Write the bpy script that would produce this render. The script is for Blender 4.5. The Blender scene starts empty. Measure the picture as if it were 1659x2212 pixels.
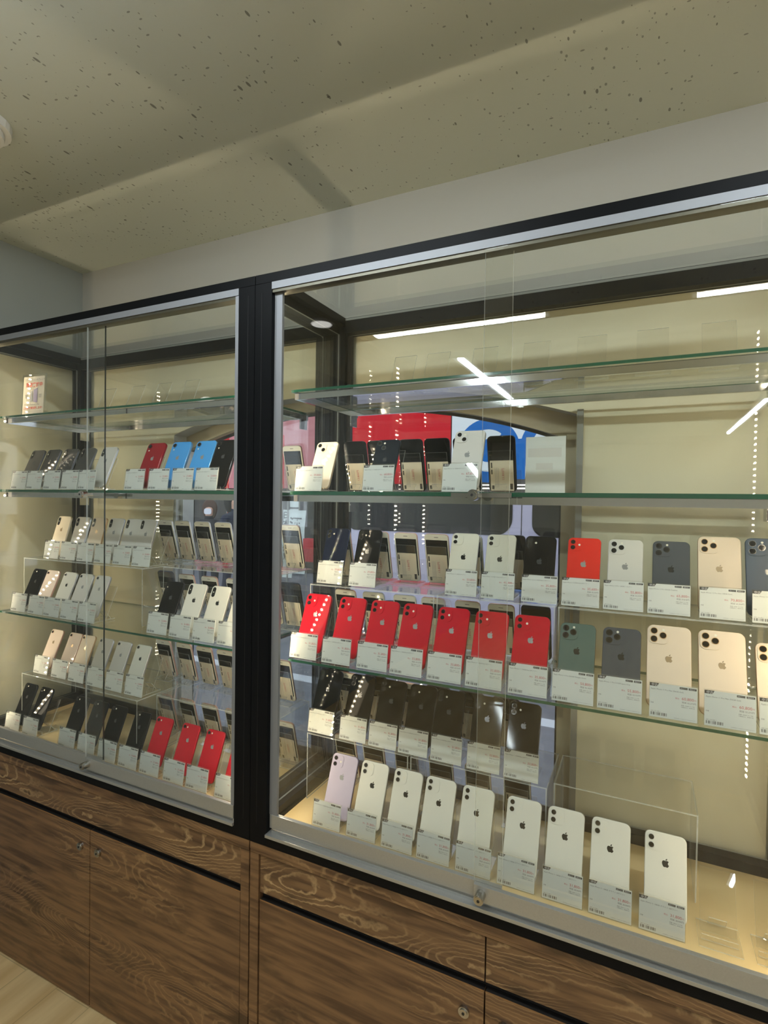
import bpy, bmesh, math, random
from mathutils import Vector, Matrix

# ------------------------------------------------------------------ camera, world, lights, exposure
SC = bpy.context.scene
COL = SC.collection
cam_d = bpy.data.cameras.new('camera')
cam = bpy.data.objects.new('camera', cam_d)
COL.objects.link(cam)
SC.camera = cam
cam_d.sensor_fit = 'VERTICAL'
cam_d.sensor_height = 36.0
cam_d.lens = 19.132
cam_d.clip_start = 0.02
YAW, PIT, ROL = math.radians(-25.543), math.radians(-1.084), math.radians(0.849)
fw = Vector((math.sin(YAW)*math.cos(PIT), math.cos(YAW)*math.cos(PIT), math.sin(PIT)))
rt = Vector((math.cos(YAW), -math.sin(YAW), 0))
up = rt.cross(fw)
r2 = rt*math.cos(ROL) + up*math.sin(ROL)
u2 = -rt*math.sin(ROL) + up*math.cos(ROL)
M3 = Matrix((r2, u2, -fw)).transposed()
cam.matrix_world = Matrix.Translation((0.8714, -1.0728, 1.5315)) @ M3.to_4x4()

world = bpy.data.worlds.new('world')
SC.world = world
world.use_nodes = True
WB = world.node_tree.nodes['Background']
WB.inputs[0].default_value = (0.72, 0.77, 0.90, 1)
WB.inputs[1].default_value = 1.9

SC.view_settings.view_transform = 'Standard'
SC.view_settings.look = 'None'
SC.view_settings.exposure = 0.22
SC.view_settings.gamma = 1.0
SC.view_settings.use_curve_mapping = False
SC.cycles.max_bounces = 9
SC.cycles.diffuse_bounces = 4
SC.cycles.glossy_bounces = 5
SC.cycles.transmission_bounces = 4
SC.cycles.transparent_max_bounces = 40
SC.cycles.sample_clamp_indirect = 3.0
SC.cycles.caustics_reflective = False
SC.cycles.caustics_refractive = False

TUBE_E = 78.0      # ceiling tubes
LED_E = 230.0      # diodes of the case strips
DOWN_E = 5.0

random.seed(4)
PI = math.pi

# ------------------------------------------------------------------ materials
MATS = {}
def newmat(name):
    m = bpy.data.materials.new(name); m.use_nodes = True
    nt = m.node_tree
    for n in list(nt.nodes): nt.nodes.remove(n)
    out = nt.nodes.new('ShaderNodeOutputMaterial')
    MATS[name] = m
    return m, nt, out
def srgb(r, g, b):
    f = lambda c: (c/255/12.92) if c/255 <= 0.04045 else ((c/255+0.055)/1.055)**2.4
    return (f(r), f(g), f(b), 1)
def pbr(name, col, rough=0.5, metal=0.0, noise=0.0, nscale=30, bump=0.0, bscale=200, coat=0.0, spec=0.5):
    m, nt, out = newmat(name)
    b = nt.nodes.new('ShaderNodeBsdfPrincipled')
    nt.links.new(b.outputs[0], out.inputs[0])
    b.inputs['Base Color'].default_value = col
    b.inputs['Roughness'].default_value = rough
    b.inputs['Metallic'].default_value = metal
    b.inputs['Coat Weight'].default_value = coat
    b.inputs['Coat Roughness'].default_value = 0.03
    b.inputs['Specular IOR Level'].default_value = spec
    if noise or bump:
        tc = nt.nodes.new('ShaderNodeTexCoord')
    if noise:
        n = nt.nodes.new('ShaderNodeTexNoise'); n.inputs['Scale'].default_value = nscale
        n.inputs['Detail'].default_value = 4
        nt.links.new(tc.outputs['Object'], n.inputs['Vector'])
        mx = nt.nodes.new('ShaderNodeMixRGB'); mx.blend_type = 'MULTIPLY'
        mx.inputs[0].default_value = 1
        mx.inputs[1].default_value = col
        rp = nt.nodes.new('ShaderNodeValToRGB')
        rp.color_ramp.elements[0].position = 0.3; rp.color_ramp.elements[1].position = 0.7
        a = 1-noise
        rp.color_ramp.elements[0].color = (a, a, a, 1)
        nt.links.new(n.outputs['Fac'], rp.inputs[0])
        nt.links.new(rp.outputs[0], mx.inputs[2])
        nt.links.new(mx.outputs[0], b.inputs['Base Color'])
    if bump:
        n2 = nt.nodes.new('ShaderNodeTexNoise'); n2.inputs['Scale'].default_value = bscale
        bp = nt.nodes.new('ShaderNodeBump'); bp.inputs['Strength'].default_value = bump
        bp.inputs['Distance'].default_value = 0.001
        nt.links.new(tc.outputs['Object'], n2.inputs['Vector'])
        nt.links.new(n2.outputs['Fac'], bp.inputs['Height'])
        nt.links.new(bp.outputs[0], b.inputs['Normal'])
    return m
def glassmat(name, tint, r0=0.04, rough=0.0, extra=0.0):
    # clear sheet: straight-through transmission plus an angle-dependent mirror reflection on each face
    m, nt, out = newmat(name)
    tr = nt.nodes.new('ShaderNodeBsdfTransparent'); tr.inputs[0].default_value = tint
    gl = nt.nodes.new('ShaderNodeBsdfGlossy'); gl.inputs['Roughness'].default_value = rough
    gl.inputs[0].default_value = (1, 1, 1, 1)
    lw = nt.nodes.new('ShaderNodeLayerWeight'); lw.inputs[0].default_value = 0.5
    p = nt.nodes.new('ShaderNodeMath'); p.operation = 'POWER'; p.inputs[1].default_value = 5
    ml = nt.nodes.new('ShaderNodeMath'); ml.operation = 'MULTIPLY_ADD'
    ml.inputs[1].default_value = 1-r0; ml.inputs[2].default_value = r0
    mx = nt.nodes.new('ShaderNodeMixShader')
    nt.links.new(lw.outputs['Facing'], p.inputs[0]); nt.links.new(p.outputs[0], ml.inputs[0])
    nt.links.new(ml.outputs[0], mx.inputs[0])
    nt.links.new(tr.outputs[0], mx.inputs[1]); nt.links.new(gl.outputs[0], mx.inputs[2])
    last = mx
    if extra:
        df = nt.nodes.new('ShaderNodeBsdfDiffuse'); df.inputs[0].default_value = (0.9, 0.95, 0.9, 1)
        m2 = nt.nodes.new('ShaderNodeMixShader'); m2.inputs[0].default_value = extra
        nt.links.new(mx.outputs[0], m2.inputs[1]); nt.links.new(df.outputs[0], m2.inputs[2]); last = m2
    nt.links.new(last.outputs[0], out.inputs[0])
    return m
def emit(name, col, e):
    m, nt, out = newmat(name)
    em = nt.nodes.new('ShaderNodeEmission'); em.inputs[0].default_value = col; em.inputs[1].default_value = e
    nt.links.new(em.outputs[0], out.inputs[0])
    return m

def ceiling_mat():
    m, nt, out = newmat('ceiling_board')
    b = nt.nodes.new('ShaderNodeBsdfPrincipled'); nt.links.new(b.outputs[0], out.inputs[0])
    b.inputs['Roughness'].default_value = 0.9
    tc = nt.nodes.new('ShaderNodeTexCoord')
    base = srgb(196, 200, 190)
    prev = None
    specs = [(48.0, (1.0, 0.40, 1), 0.5, 0.115, 0.65), (95.0, (1.0, 0.6, 1), -0.3, 0.16, 0.5), (62.0, (0.5, 1.0, 1), 1.2, 0.105, 0.55)]
    cur = None
    ns = nt.nodes.new('ShaderNodeTexNoise'); ns.inputs['Scale'].default_value = 1.7; ns.inputs['Detail'].default_value = 3
    nt.links.new(tc.outputs['Object'], ns.inputs['Vector'])
    for i, (sc, sx, rot, th, dark) in enumerate(specs):
        mp = nt.nodes.new('ShaderNodeMapping'); mp.inputs['Scale'].default_value = sx
        mp.inputs['Rotation'].default_value = (0, 0, rot)
        nt.links.new(tc.outputs['Object'], mp.inputs[0])
        v = nt.nodes.new('ShaderNodeTexVoronoi'); v.inputs['Scale'].default_value = sc
        nt.links.new(mp.outputs[0], v.inputs['Vector'])
        # threshold varies per cell so that only some cells carry a fleck
        sep = nt.nodes.new('ShaderNodeSeparateColor'); nt.links.new(v.outputs['Color'], sep.inputs[0])
        t = nt.nodes.new('ShaderNodeMath'); t.operation = 'MULTIPLY'; t.inputs[1].default_value = th*1.6
        pw = nt.nodes.new('ShaderNodeMath'); pw.operation = 'POWER'; pw.inputs[1].default_value = 2.5
        nt.links.new(sep.outputs[0], pw.inputs[0]); nt.links.new(pw.outputs[0], t.inputs[0])
        nm = nt.nodes.new('ShaderNodeMath'); nm.operation = 'MULTIPLY'
        nt.links.new(t.outputs[0], nm.inputs[0]); nt.links.new(ns.outputs['Fac'], nm.inputs[1])
        n3 = nt.nodes.new('ShaderNodeMath'); n3.operation = 'MULTIPLY'; n3.inputs[1].default_value = 2.0
        nt.links.new(nm.outputs[0], n3.inputs[0])
        lt = nt.nodes.new('ShaderNodeMath'); lt.operation = 'LESS_THAN'
        nt.links.new(v.outputs['Distance'], lt.inputs[0]); nt.links.new(n3.outputs[0], lt.inputs[1])
        mul = nt.nodes.new('ShaderNodeMath'); mul.operation = 'MULTIPLY'; mul.inputs[1].default_value = dark
        nt.links.new(lt.outputs[0], mul.inputs[0])
        mx = nt.nodes.new('ShaderNodeMixRGB')
        nt.links.new(mul.outputs[0], mx.inputs[0])
        if cur is None: mx.inputs[1].default_value = base
        else: nt.links.new(cur.outputs[0], mx.inputs[1])
        mx.inputs[2].default_value = srgb(50, 42, 36)
        cur = mx
    nt.links.new(cur.outputs[0], b.inputs['Base Color'])
    return m

def wood_mat(name, dark, mid, light, sx=1.0, seed=0.0, line=0.42, rough=0.38):
    # laminate with cathedral grain running along x, light pores, a few dark knots
    m, nt, out = newmat(name)
    L = nt.links.new; N = nt.nodes.new
    b = N('ShaderNodeBsdfPrincipled'); L(b.outputs[0], out.inputs[0])
    b.inputs['Roughness'].default_value = rough
    tc = N('ShaderNodeTexCoord')
    mp = N('ShaderNodeMapping'); mp.inputs['Scale'].default_value = (sx, 1, 1)
    mp.inputs['Location'].default_value = (seed, seed*0.37, seed*0.61)
    L(tc.outputs['Object'], mp.inputs[0])
    # growth-ring field: stretched noise height, contour lines of it
    ms = N('ShaderNodeMapping'); ms.inputs['Scale'].default_value = (1.5, 1.5, 6.0)
    L(mp.outputs[0], ms.inputs[0])
    n1 = N('ShaderNodeTexNoise'); n1.inputs['Scale'].default_value = 1.0; n1.inputs['Detail'].default_value = 1.5
    n1.inputs['Roughness'].default_value = 0.42
    lo_ = 0.41 if line > 0.7 else 0.49
    L(ms.outputs[0], n1.inputs['Vector'])
    k = N('ShaderNodeMath'); k.operation = 'MULTIPLY'; k.inputs[1].default_value = 48.0
    L(n1.outputs['Fac'], k.inputs[0])
    n2 = N('ShaderNodeTexNoise'); n2.inputs['Scale'].default_value = 55; n2.inputs['Detail'].default_value = 2
    L(mp.outputs[0], n2.inputs['Vector'])
    ad = N('ShaderNodeMath'); ad.operation = 'MULTIPLY_ADD'; ad.inputs[1].default_value = 0.9
    L(n2.outputs['Fac'], ad.inputs[0]); L(k.outputs[0], ad.inputs[2])
    fr = N('ShaderNodeMath'); fr.operation = 'FRACT'; L(ad.outputs[0], fr.inputs[0])
    rp = N('ShaderNodeValToRGB'); e = rp.color_ramp.elements
    e[0].position = 0.0; e[0].color = (0, 0, 0, 1)
    e[1].position = 1.0; e[1].color = (0, 0, 0, 1)
    e.new(0.62).color = (0, 0, 0, 1); e.new(0.84).color = (1, 1, 1, 1)
    L(fr.outputs[0], rp.inputs[0])
    # where lines show
    mm = N('ShaderNodeMapping'); mm.inputs['Scale'].default_value = (1.3, 1.3, 3.0); mm.inputs['Location'].default_value = (3.1+seed, 0, 1.7)
    L(tc.outputs['Object'], mm.inputs[0])
    n3 = N('ShaderNodeTexNoise'); n3.inputs['Scale'].default_value = 1.6; n3.inputs['Detail'].default_value = 1
    L(mm.outputs[0], n3.inputs['Vector'])
    r3 = N('ShaderNodeValToRGB'); r3.color_ramp.elements[0].position = lo_; r3.color_ramp.elements[1].position = lo_+0.14
    L(n3.outputs['Fac'], r3.inputs[0])
    lm = N('ShaderNodeMath'); lm.operation = 'MULTIPLY'; L(rp.outputs[0], lm.inputs[0]); L(r3.outputs[0], lm.inputs[1])
    lm2 = N('ShaderNodeMath'); lm2.operation = 'MULTIPLY'; lm2.inputs[1].default_value = line; L(lm.outputs[0], lm2.inputs[0])
    # long streaks
    m4 = N('ShaderNodeMapping'); m4.inputs['Scale'].default_value = (2.2, 2.2, 28)
    L(mp.outputs[0], m4.inputs[0])
    n4 = N('ShaderNodeTexNoise'); n4.inputs['Scale'].default_value = 2.2; n4.inputs['Detail'].default_value = 6
    n4.inputs['Distortion'].default_value = 0.5
    L(m4.outputs[0], n4.inputs['Vector'])
    r4 = N('ShaderNodeValToRGB'); r4.color_ramp.elements[0].position = 0.33; r4.color_ramp.elements[1].position = 0.60
    r4.color_ramp.elements[0].color = dark; r4.color_ramp.elements[1].color = mid
    L(n4.outputs['Fac'], r4.inputs[0])
    mx = N('ShaderNodeMixRGB'); L(lm2.outputs[0], mx.inputs[0]); L(r4.outputs[0], mx.inputs[1]); mx.inputs[2].default_value = light
    # knots
    m5 = N('ShaderNodeMapping'); m5.inputs['Scale'].default_value = (3.0, 3.0, 9.0); m5.inputs['Location'].default_value = (seed, 0, seed)
    L(tc.outputs['Object'], m5.inputs[0])
    n5 = N('ShaderNodeTexNoise'); n5.inputs['Scale'].default_value = 1.9; n5.inputs['Detail'].default_value = 3
    L(m5.outputs[0], n5.inputs['Vector'])
    r5 = N('ShaderNodeValToRGB'); r5.color_ramp.elements[0].position = 0.56; r5.color_ramp.elements[1].position = 0.70
    L(n5.outputs['Fac'], r5.inputs[0])
    k5 = N('ShaderNodeMath'); k5.operation = 'MULTIPLY'; k5.inputs[1].default_value = 0.75; L(r5.outputs[0], k5.inputs[0])
    mk = N('ShaderNodeMixRGB'); L(k5.outputs[0], mk.inputs[0]); L(mx.outputs[0], mk.inputs[1])
    mk.inputs[2].default_value = (dark[0]*0.35, dark[1]*0.35, dark[2]*0.35, 1)
    L(mk.outputs[0], b.inputs['Base Color'])
    bp = N('ShaderNodeBump'); bp.inputs['Strength'].default_value = 0.15; bp.inputs['Distance'].default_value = 0.001
    L(n4.outputs['Fac'], bp.inputs['Height']); L(bp.outputs[0], b.inputs['Normal'])
    return m

def floor_mat():
    m, nt, out = newmat('floor_planks')
    L = nt.links.new; N = nt.nodes.new
    b = N('ShaderNodeBsdfPrincipled'); L(b.outputs[0], out.inputs[0]); b.inputs['Roughness'].default_value = 0.35
    tc = N('ShaderNodeTexCoord')
    mp = N('ShaderNodeMapping'); mp.inputs['Scale'].default_value = (5.5, 0.7, 1)
    L(tc.outputs['Object'], mp.inputs[0])
    n = N('ShaderNodeTexNoise'); n.inputs['Scale'].default_value = 3; n.inputs['Detail'].default_value = 5
    L(mp.outputs[0], n.inputs['Vector'])
    r = N('ShaderNodeValToRGB'); r.color_ramp.elements[0].position = 0.3; r.color_ramp.elements[1].position = 0.7
    r.color_ramp.elements[0].color = srgb(206, 172, 120); r.color_ramp.elements[1].color = srgb(240, 212, 160)
    L(n.outputs['Fac'], r.inputs[0])
    br = N('ShaderNodeTexBrick'); br.inputs['Scale'].default_value = 1.0
    br.inputs['Brick Width'].default_value = 1.2; br.inputs['Row Height'].default_value = 0.15
    br.inputs['Mortar Size'].default_value = 0.0016
    br.inputs['Color1'].default_value = (1, 1, 1, 1); br.inputs['Color2'].default_value = (0.92, 0.92, 0.92, 1)
    br.inputs['Mortar'].default_value = (0.7, 0.7, 0.7, 1)
    mr = N('ShaderNodeMapping'); mr.inputs['Rotation'].default_value = (0, 0, PI/2)
    L(tc.outputs['Object'], mr.inputs[0]); L(mr.outputs[0], br.inputs['Vector'])
    mx = N('ShaderNodeMixRGB'); mx.blend_type = 'MULTIPLY'; mx.inputs[0].default_value = 1
    L(r.outputs[0], mx.inputs[1]); L(br.outputs['Color'], mx.inputs[2]); L(mx.outputs[0], b.inputs['Base Color'])
    return m

M = MATS
ceiling_mat(); floor_mat()
wood_mat('walnut_laminate', srgb(80, 56, 38), srgb(126, 94, 64), srgb(178, 144, 102), seed=0.0)
wood_mat('walnut_drawer', srgb(78, 55, 38), srgb(122, 92, 63), srgb(196, 164, 120), sx=1.0, seed=4.3, line=0.8)
pbr('wood_edge', srgb(150, 108, 66), 0.4, noise=0.2, nscale=60)
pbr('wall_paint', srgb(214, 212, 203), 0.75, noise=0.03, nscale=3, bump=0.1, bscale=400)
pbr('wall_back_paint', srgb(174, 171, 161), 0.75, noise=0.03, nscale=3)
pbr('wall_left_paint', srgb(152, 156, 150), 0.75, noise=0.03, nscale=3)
pbr('cream_panel', srgb(226, 218, 188), 0.6, noise=0.04, nscale=4)
pbr('opening_wood', srgb(205, 190, 155), 0.55, noise=0.12, nscale=9)
pbr('grey_trim', srgb(150, 150, 145), 0.4, metal=0.3)
pbr('white_trim', srgb(205, 207, 205), 0.5)
pbr('black_paint', srgb(13, 14, 16), 0.45, noise=0.1, nscale=20, spec=0.1)
pbr('black_groove', srgb(6, 6, 7), 0.6)
pbr('track_dark', srgb(30, 28, 26), 0.45, metal=0.2, spec=0.25)
pbr('aluminium', srgb(176, 176, 172), 0.36, metal=0.6, noise=0.06, nscale=300)
pbr('aluminium_satin', srgb(150, 152, 156), 0.6, metal=0.7)
pbr('aluminium_dark', srgb(95, 92, 80), 0.4, metal=0.7)
pbr('chrome', srgb(215, 215, 215), 0.08, metal=1.0)
pbr('steel_lock', srgb(180, 176, 168), 0.2, metal=1.0)
pbr('keyhole', srgb(20, 18, 16), 0.5)
pbr('case_floor', srgb(222, 198, 146), 0.33, noise=0.10, nscale=5)
pbr('groove_black', srgb(14, 10, 8), 0.7)
glassmat('door_glass', (0.985, 0.992, 0.985, 1))
glassmat('shelf_glass', (0.965, 0.985, 0.972, 1))
glassmat('acrylic', (0.985, 0.985, 0.98, 1), r0=0.045)
glassmat('window_glass', (0.93, 0.95, 0.95, 1))
m_ = pbr('glass_edge', srgb(18, 78, 56), 0.12, coat=0.5)
pbr('pane_edge_dark', srgb(24, 30, 26), 0.2)
glassmat('acrylic_edge', (0.97, 0.98, 0.97, 1), r0=0.06, extra=0.30)
emit('tube_light', (0.86, 0.95, 1.0, 1), TUBE_E)
emit('led_diode', (1.0, 0.82, 0.56, 1), LED_E)
emit('downlight_lens', (1.0, 0.97, 0.9, 1), DOWN_E)
pbr('fixture_white', srgb(225, 225, 222), 0.5)
pbr('paper', srgb(226, 231, 226), 0.55)
pbr('paper_cream', srgb(232, 222, 200), 0.6)
pbr('paper_yellow', srgb(225, 205, 110), 0.6)
pbr('ink_black', srgb(28, 28, 28), 0.5)
pbr('ink_grey', srgb(95, 95, 95), 0.5)
pbr('ink_light', srgb(150, 150, 150), 0.5)
pbr('ink_white', srgb(240, 240, 240), 0.5)
pbr('ink_red', srgb(190, 62, 72), 0.5)
pbr('ink_orange', srgb(205, 70, 45), 0.5)
pbr('ink_purple', srgb(92, 82, 130), 0.4)
pbr('faint_ink', srgb(205, 205, 198), 0.6)
# phones
def phone_col(n, c, rough=0.05, side=None, metal=0.0):
    dk = max(c[:3]) < 0.08
    pbr('back_'+n, c, rough, metal=metal, spec=0.2 if dk else 0.35)
    pbr('side_'+n, side or c, 0.3, metal=0.75)
phone_col('red', srgb(184, 24, 42)); phone_col('coral', srgb(222, 48, 34), side=srgb(190, 30, 30))
phone_col('darkred', srgb(140, 14, 28))
phone_col('white', srgb(222, 221, 208), side=srgb(205, 203, 195))
phone_col('starlight', srgb(240, 228, 205), side=srgb(222, 205, 175))
phone_col('silver', srgb(206, 204, 195), side=srgb(205, 205, 202))
phone_col('gold', srgb(216, 200, 176), 0.35, side=srgb(190, 150, 100))
phone_col('pinkgold', srgb(228, 212, 198), side=srgb(214, 170, 145))
phone_col('purple', srgb(184, 176, 194), side=srgb(150, 135, 165))
phone_col('black', srgb(10, 10, 11), side=srgb(40, 40, 44))
phone_col('grey', srgb(62, 62, 60), side=srgb(90, 90, 90))
phone_col('navy', srgb(26, 34, 58), side=srgb(50, 60, 90))
phone_col('midnight', srgb(24, 30, 38), side=srgb(40, 48, 60))
phone_col('graphite', srgb(70, 74, 78), 0.35, side=srgb(60, 60, 62))
phone_col('green', srgb(78, 98, 88), 0.35, side=srgb(60, 72, 66))
phone_col('blue', srgb(70, 150, 215), side=srgb(110, 165, 215))
phone_col('pacific', srgb(48, 66, 84), 0.35, side=srgb(60, 76, 92))
pbr('lens_black', srgb(8, 9, 12), 0.06, coat=1.0)
pbr('lens_ring', srgb(120, 120, 120), 0.2, metal=0.9)
pbr('flash_white', srgb(225, 222, 205), 0.2)
pbr('logo_silver', srgb(172, 174, 174), 0.12, metal=0.45)
pbr('logo_dim', srgb(78, 80, 82), 0.12, metal=0.5)
pbr('logo_dark', srgb(70, 72, 72), 0.12, metal=0.8)
pbr('logo_gold', srgb(215, 190, 155), 0.2, metal=0.7)
pbr('screen_black', srgb(10, 10, 12), 0.07, spec=0.3)
# street
pbr('asphalt', srgb(104, 108, 116), 0.7, noise=0.25, nscale=14, bump=0.4, bscale=60)
pbr('road_line', srgb(190, 195, 200), 0.6)
pbr('facade_grey', srgb(70, 68, 66), 0.7, noise=0.2, nscale=2)
pbr('van_paint', srgb(184, 178, 196), 0.3, coat=0.5)
pbr('van_glass', srgb(14, 15, 18), 0.12, spec=0.25)
pbr('rubber', srgb(25, 25, 25), 0.7)
emit('sign_red', srgb(205, 28, 48), 0.95)
emit('sign_white', srgb(222, 232, 245), 0.95)
emit('sign_blue', srgb(28, 110, 200), 0.9)
emit('sign_strip', (1, 0.95, 0.9, 1), 3.0)
emit('shop_pink', srgb(225, 150, 165), 0.8)
emit('shop_frame', srgb(230, 232, 235), 0.8)
pbr('banner_white', srgb(215, 225, 220), 0.7)
pbr('banner_red', srgb(190, 30, 45), 0.7)
pbr('banner_purple', srgb(110, 95, 165), 0.7)
pbr('skin', srgb(205, 160, 135), 0.6)
pbr('hair_brown', srgb(70, 42, 28), 0.7)
pbr('cloth_dark', srgb(32, 33, 40), 0.9)
pbr('cloth_navy', srgb(30, 38, 60), 0.9)
pbr('mask_white', srgb(225, 225, 230), 0.8)

# ------------------------------------------------------------------ mesh helpers
def tag(o, label=None, cat=None, group=None, kind=None):
    if label: o['label'] = label
    if cat: o['category'] = cat
    if group: o['group'] = group
    if kind: o['kind'] = kind
    return o
def mkobj(name, bm, mats, parent=None, smooth=False, loc=None):
    me = bpy.data.meshes.new(name)
    bm.normal_update()
    bm.to_mesh(me); bm.free()
    if not isinstance(mats, (list, tuple)): mats = [mats]
    for m in mats: me.materials.append(M[m] if isinstance(m, str) else m)
    if smooth:
        for p in me.polygons: p.use_smooth = True
    o = bpy.data.objects.new(name, me); COL.objects.link(o)
    if parent: o.parent = parent
    if loc: o.location = loc
    return o
def linkmesh(name, me, parent=None, loc=(0, 0, 0), rot=(0, 0, 0)):
    o = bpy.data.objects.new(name, me); COL.objects.link(o)
    if parent: o.parent = parent
    o.location = loc; o.rotation_euler = rot
    return o
def empty(name, loc=(0, 0, 0), rot=(0, 0, 0), label=None, cat=None, group=None, kind=None, parent=None):
    o = bpy.data.objects.new(name, None); COL.objects.link(o)
    o.empty_display_size = 0.02
    o.location = loc; o.rotation_euler = rot
    if parent: o.parent = parent
    return tag(o, label, cat, group, kind)
def bx(bm, lo, hi, mi=0, mat=None, edge_mi=None, bevel=0.0):
    """box; edge_mi paints the four thin sides (those normal to the two longer axes)"""
    x0, y0, z0 = lo; x1, y1, z1 = hi
    vs = [bm.verts.new(p) for p in ((x0, y0, z0), (x1, y0, z0), (x1, y1, z0), (x0, y1, z0), (x0, y0, z1), (x1, y0, z1), (x1, y1, z1), (x0, y1, z1))]
    fs = [(0, 3, 2, 1), (4, 5, 6, 7), (0, 1, 5, 4), (2, 3, 7, 6), (1, 2, 6, 5), (3, 0, 4, 7)]
    axis = [2, 2, 1, 1, 0, 0]
    d = [x1-x0, y1-y0, z1-z0]
    thin = d.index(min(d))
    out = []
    for f, a in zip(fs, axis):
        fc = bm.faces.new([vs[i] for i in f]); fc.material_index = mi
        if edge_mi is not None and a != thin: fc.material_index = edge_mi
        out.append(fc)
    if bevel:
        es = list({e for f in out for e in f.edges})
        bmesh.ops.bevel(bm, geom=es, offset=bevel, segments=2, affect='EDGES', profile=0.6, material=-1)
    if mat is not None:
        bmesh.ops.transform(bm, matrix=mat, verts=[v for v in vs if v.is_valid])
    return vs
def boxobj(name, lo, hi, mats, parent=None, bevel=0.0, edge=False):
    bm = bmesh.new()
    bx(bm, lo, hi, 0, None, 1 if edge else None, bevel)
    return mkobj(name, bm, mats, parent)
def rrect(w, h, r, seg=6, cx=0.0, cz=0.0):
    pts = []
    for (sx, sz, a0) in ((1, 1, 0), (-1, 1, 90), (-1, -1, 180), (1, -1, 270)):
        for i in range(seg+1):
            a = math.radians(a0 + 90*i/seg)
            pts.append((cx + sx*(w/2-r) + r*math.cos(a), cz + sz*(h/2-r) + r*math.sin(a)))
    return pts
def prism(bm, pts, y0, y1, mi=0, side_mi=None, cap0=True, cap1=True):
    """outline pts (x,z), counter-clockwise seen from -y; spans y0..y1"""
    a = [bm.verts.new((x, y0, z)) for x, z in pts]; b = [bm.verts.new((x, y1, z)) for x, z in pts]
    n = len(pts)
    if cap0: bm.faces.new(a).material_index = mi
    if cap1: bm.faces.new(b[::-1]).material_index = mi
    for i in range(n):
        f = bm.faces.new((a[(i+1) % n], a[i], b[i], b[(i+1) % n])); f.material_index = mi if side_mi is None else side_mi
def cyl(bm, c, r, y0, y1, seg=20, mi=0, axis='y', r1=None):
    r1 = r if r1 is None else r1
    A = []; B = []
    for i in range(seg):
        t = 2*PI*i/seg
        def P(rr, d):
            u, v = rr*math.cos(t), rr*math.sin(t)
            if axis == 'y': return (c[0]+u, d, c[1]+v)
            if axis == 'z': return (c[0]+u, c[1]+v, d)
            return (d, c[0]+u, c[1]+v)
        A.append(bm.verts.new(P(r, y0))); B.append(bm.verts.new(P(r1, y1)))
    fs = [bm.faces.new(A), bm.faces.new(B[::-1])]
    for i in range(seg):
        fs.append(bm.faces.new((A[(i+1) % seg], A[i], B[i], B[(i+1) % seg])))
    for f in fs: f.material_index = mi
    return fs
def fixn(bm): bmesh.ops.recalc_face_normals(bm, faces=bm.faces)

TXT = {}
def textmesh(body, size, mat, align='LEFT', bold=0.0):
    """lettering as a flat mesh in the x-z plane facing -y"""
    key = (body, size, mat, align, bold)
    if key in TXT: return TXT[key]
    c = bpy.data.curves.new('lettering', 'FONT'); c.body = body; c.size = size; c.align_x = align
    c.resolution_u = 2; c.offset = bold
    o = bpy.data.objects.new('lettering', c); COL.objects.link(o)
    dg = bpy.context.evaluated_depsgraph_get()
    me = bpy.data.meshes.new_from_object(o.evaluated_get(dg))
    me.transform(Matrix.Rotation(PI/2, 4, 'X'))
    me.materials.clear(); me.materials.append(M[mat])
    bpy.data.objects.remove(o); bpy.data.curves.remove(c)
    me.name = 'lettering'
    TXT[key] = me
    return me
def textobj(name, body, size, mat, parent, loc, align='LEFT', rot=(0, 0, 0), bold=0.0):
    return linkmesh(name, textmesh(body, size, mat, align, bold), parent, loc, rot)

# ------------------------------------------------------------------ the room
ZC = 2.442
WL = -1.215
YB = 0.41
def struct(o): o['kind'] = 'structure'; return o
struct(boxobj('floor', (WL-0.1, -7.0, -0.05), (4.2, YB+0.1, 0.0), 'floor_planks'))
struct(boxobj('ceiling', (WL-0.1, -7.0, ZC), (4.2, YB+0.15, ZC+0.05), 'ceiling_board'))
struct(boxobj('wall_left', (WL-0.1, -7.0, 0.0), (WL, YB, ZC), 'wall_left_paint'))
struct(boxobj('wall_right', (4.2, -7.0, 0.0), (4.3, YB+0.1, ZC), 'wall_paint'))
struct(boxobj('wall_rear', (WL-0.1, -7.1, 0.0), (4.3, -7.0, ZC), 'wall_paint'))
def arch(xc, hw, zspr, rise, z0, n=28, flat=1.0):
    """outline: bottom-left, bottom-right, then arch from right to left"""
    pts = [(xc-hw, z0), (xc+hw, z0)]
    rr = 0.03
    for i in range(n+1):
        t = i/n; x = hw*math.cos(PI*t)
        s = max(0.0, 1-(abs(x)/hw)**2.2)
        pts.append((xc+x, zspr + rise*s))
    return pts
def wall_with_arch(name, x0, x1, z0, z1, pts, y0, y1, mats):
    """a wall slab with an arched hole reaching from the hole's own bottom edge"""
    bm = bmesh.new()
    n = len(pts)
    hx0, hx1, hz0 = pts[0][0], pts[1][0], pts[0][1]
    bx(bm, (x0, y0, z0), (hx0, y1, z1)); bx(bm, (hx1, y0, z0), (x1, y1, z1))
    bx(bm, (hx0, y0, z0), (hx1, y1, hz0))
    for i in range(2, n-1):
        (xa, za), (xb, zb) = pts[i], pts[i+1]
        q = [(xb, zb), (xa, za), (xa, z1), (xb, z1)]
        prism(bm, q, y0, y1)
    fixn(bm)
    return mkobj(name, bm, mats)
A1 = arch(0.005, 0.705, 1.765, 0.105, 0.55)
struct(wall_with_arch('wall_back', WL-0.1, 4.3, 0.0, ZC, A1, YB, YB+0.06, 'wall_back_paint'))
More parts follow.
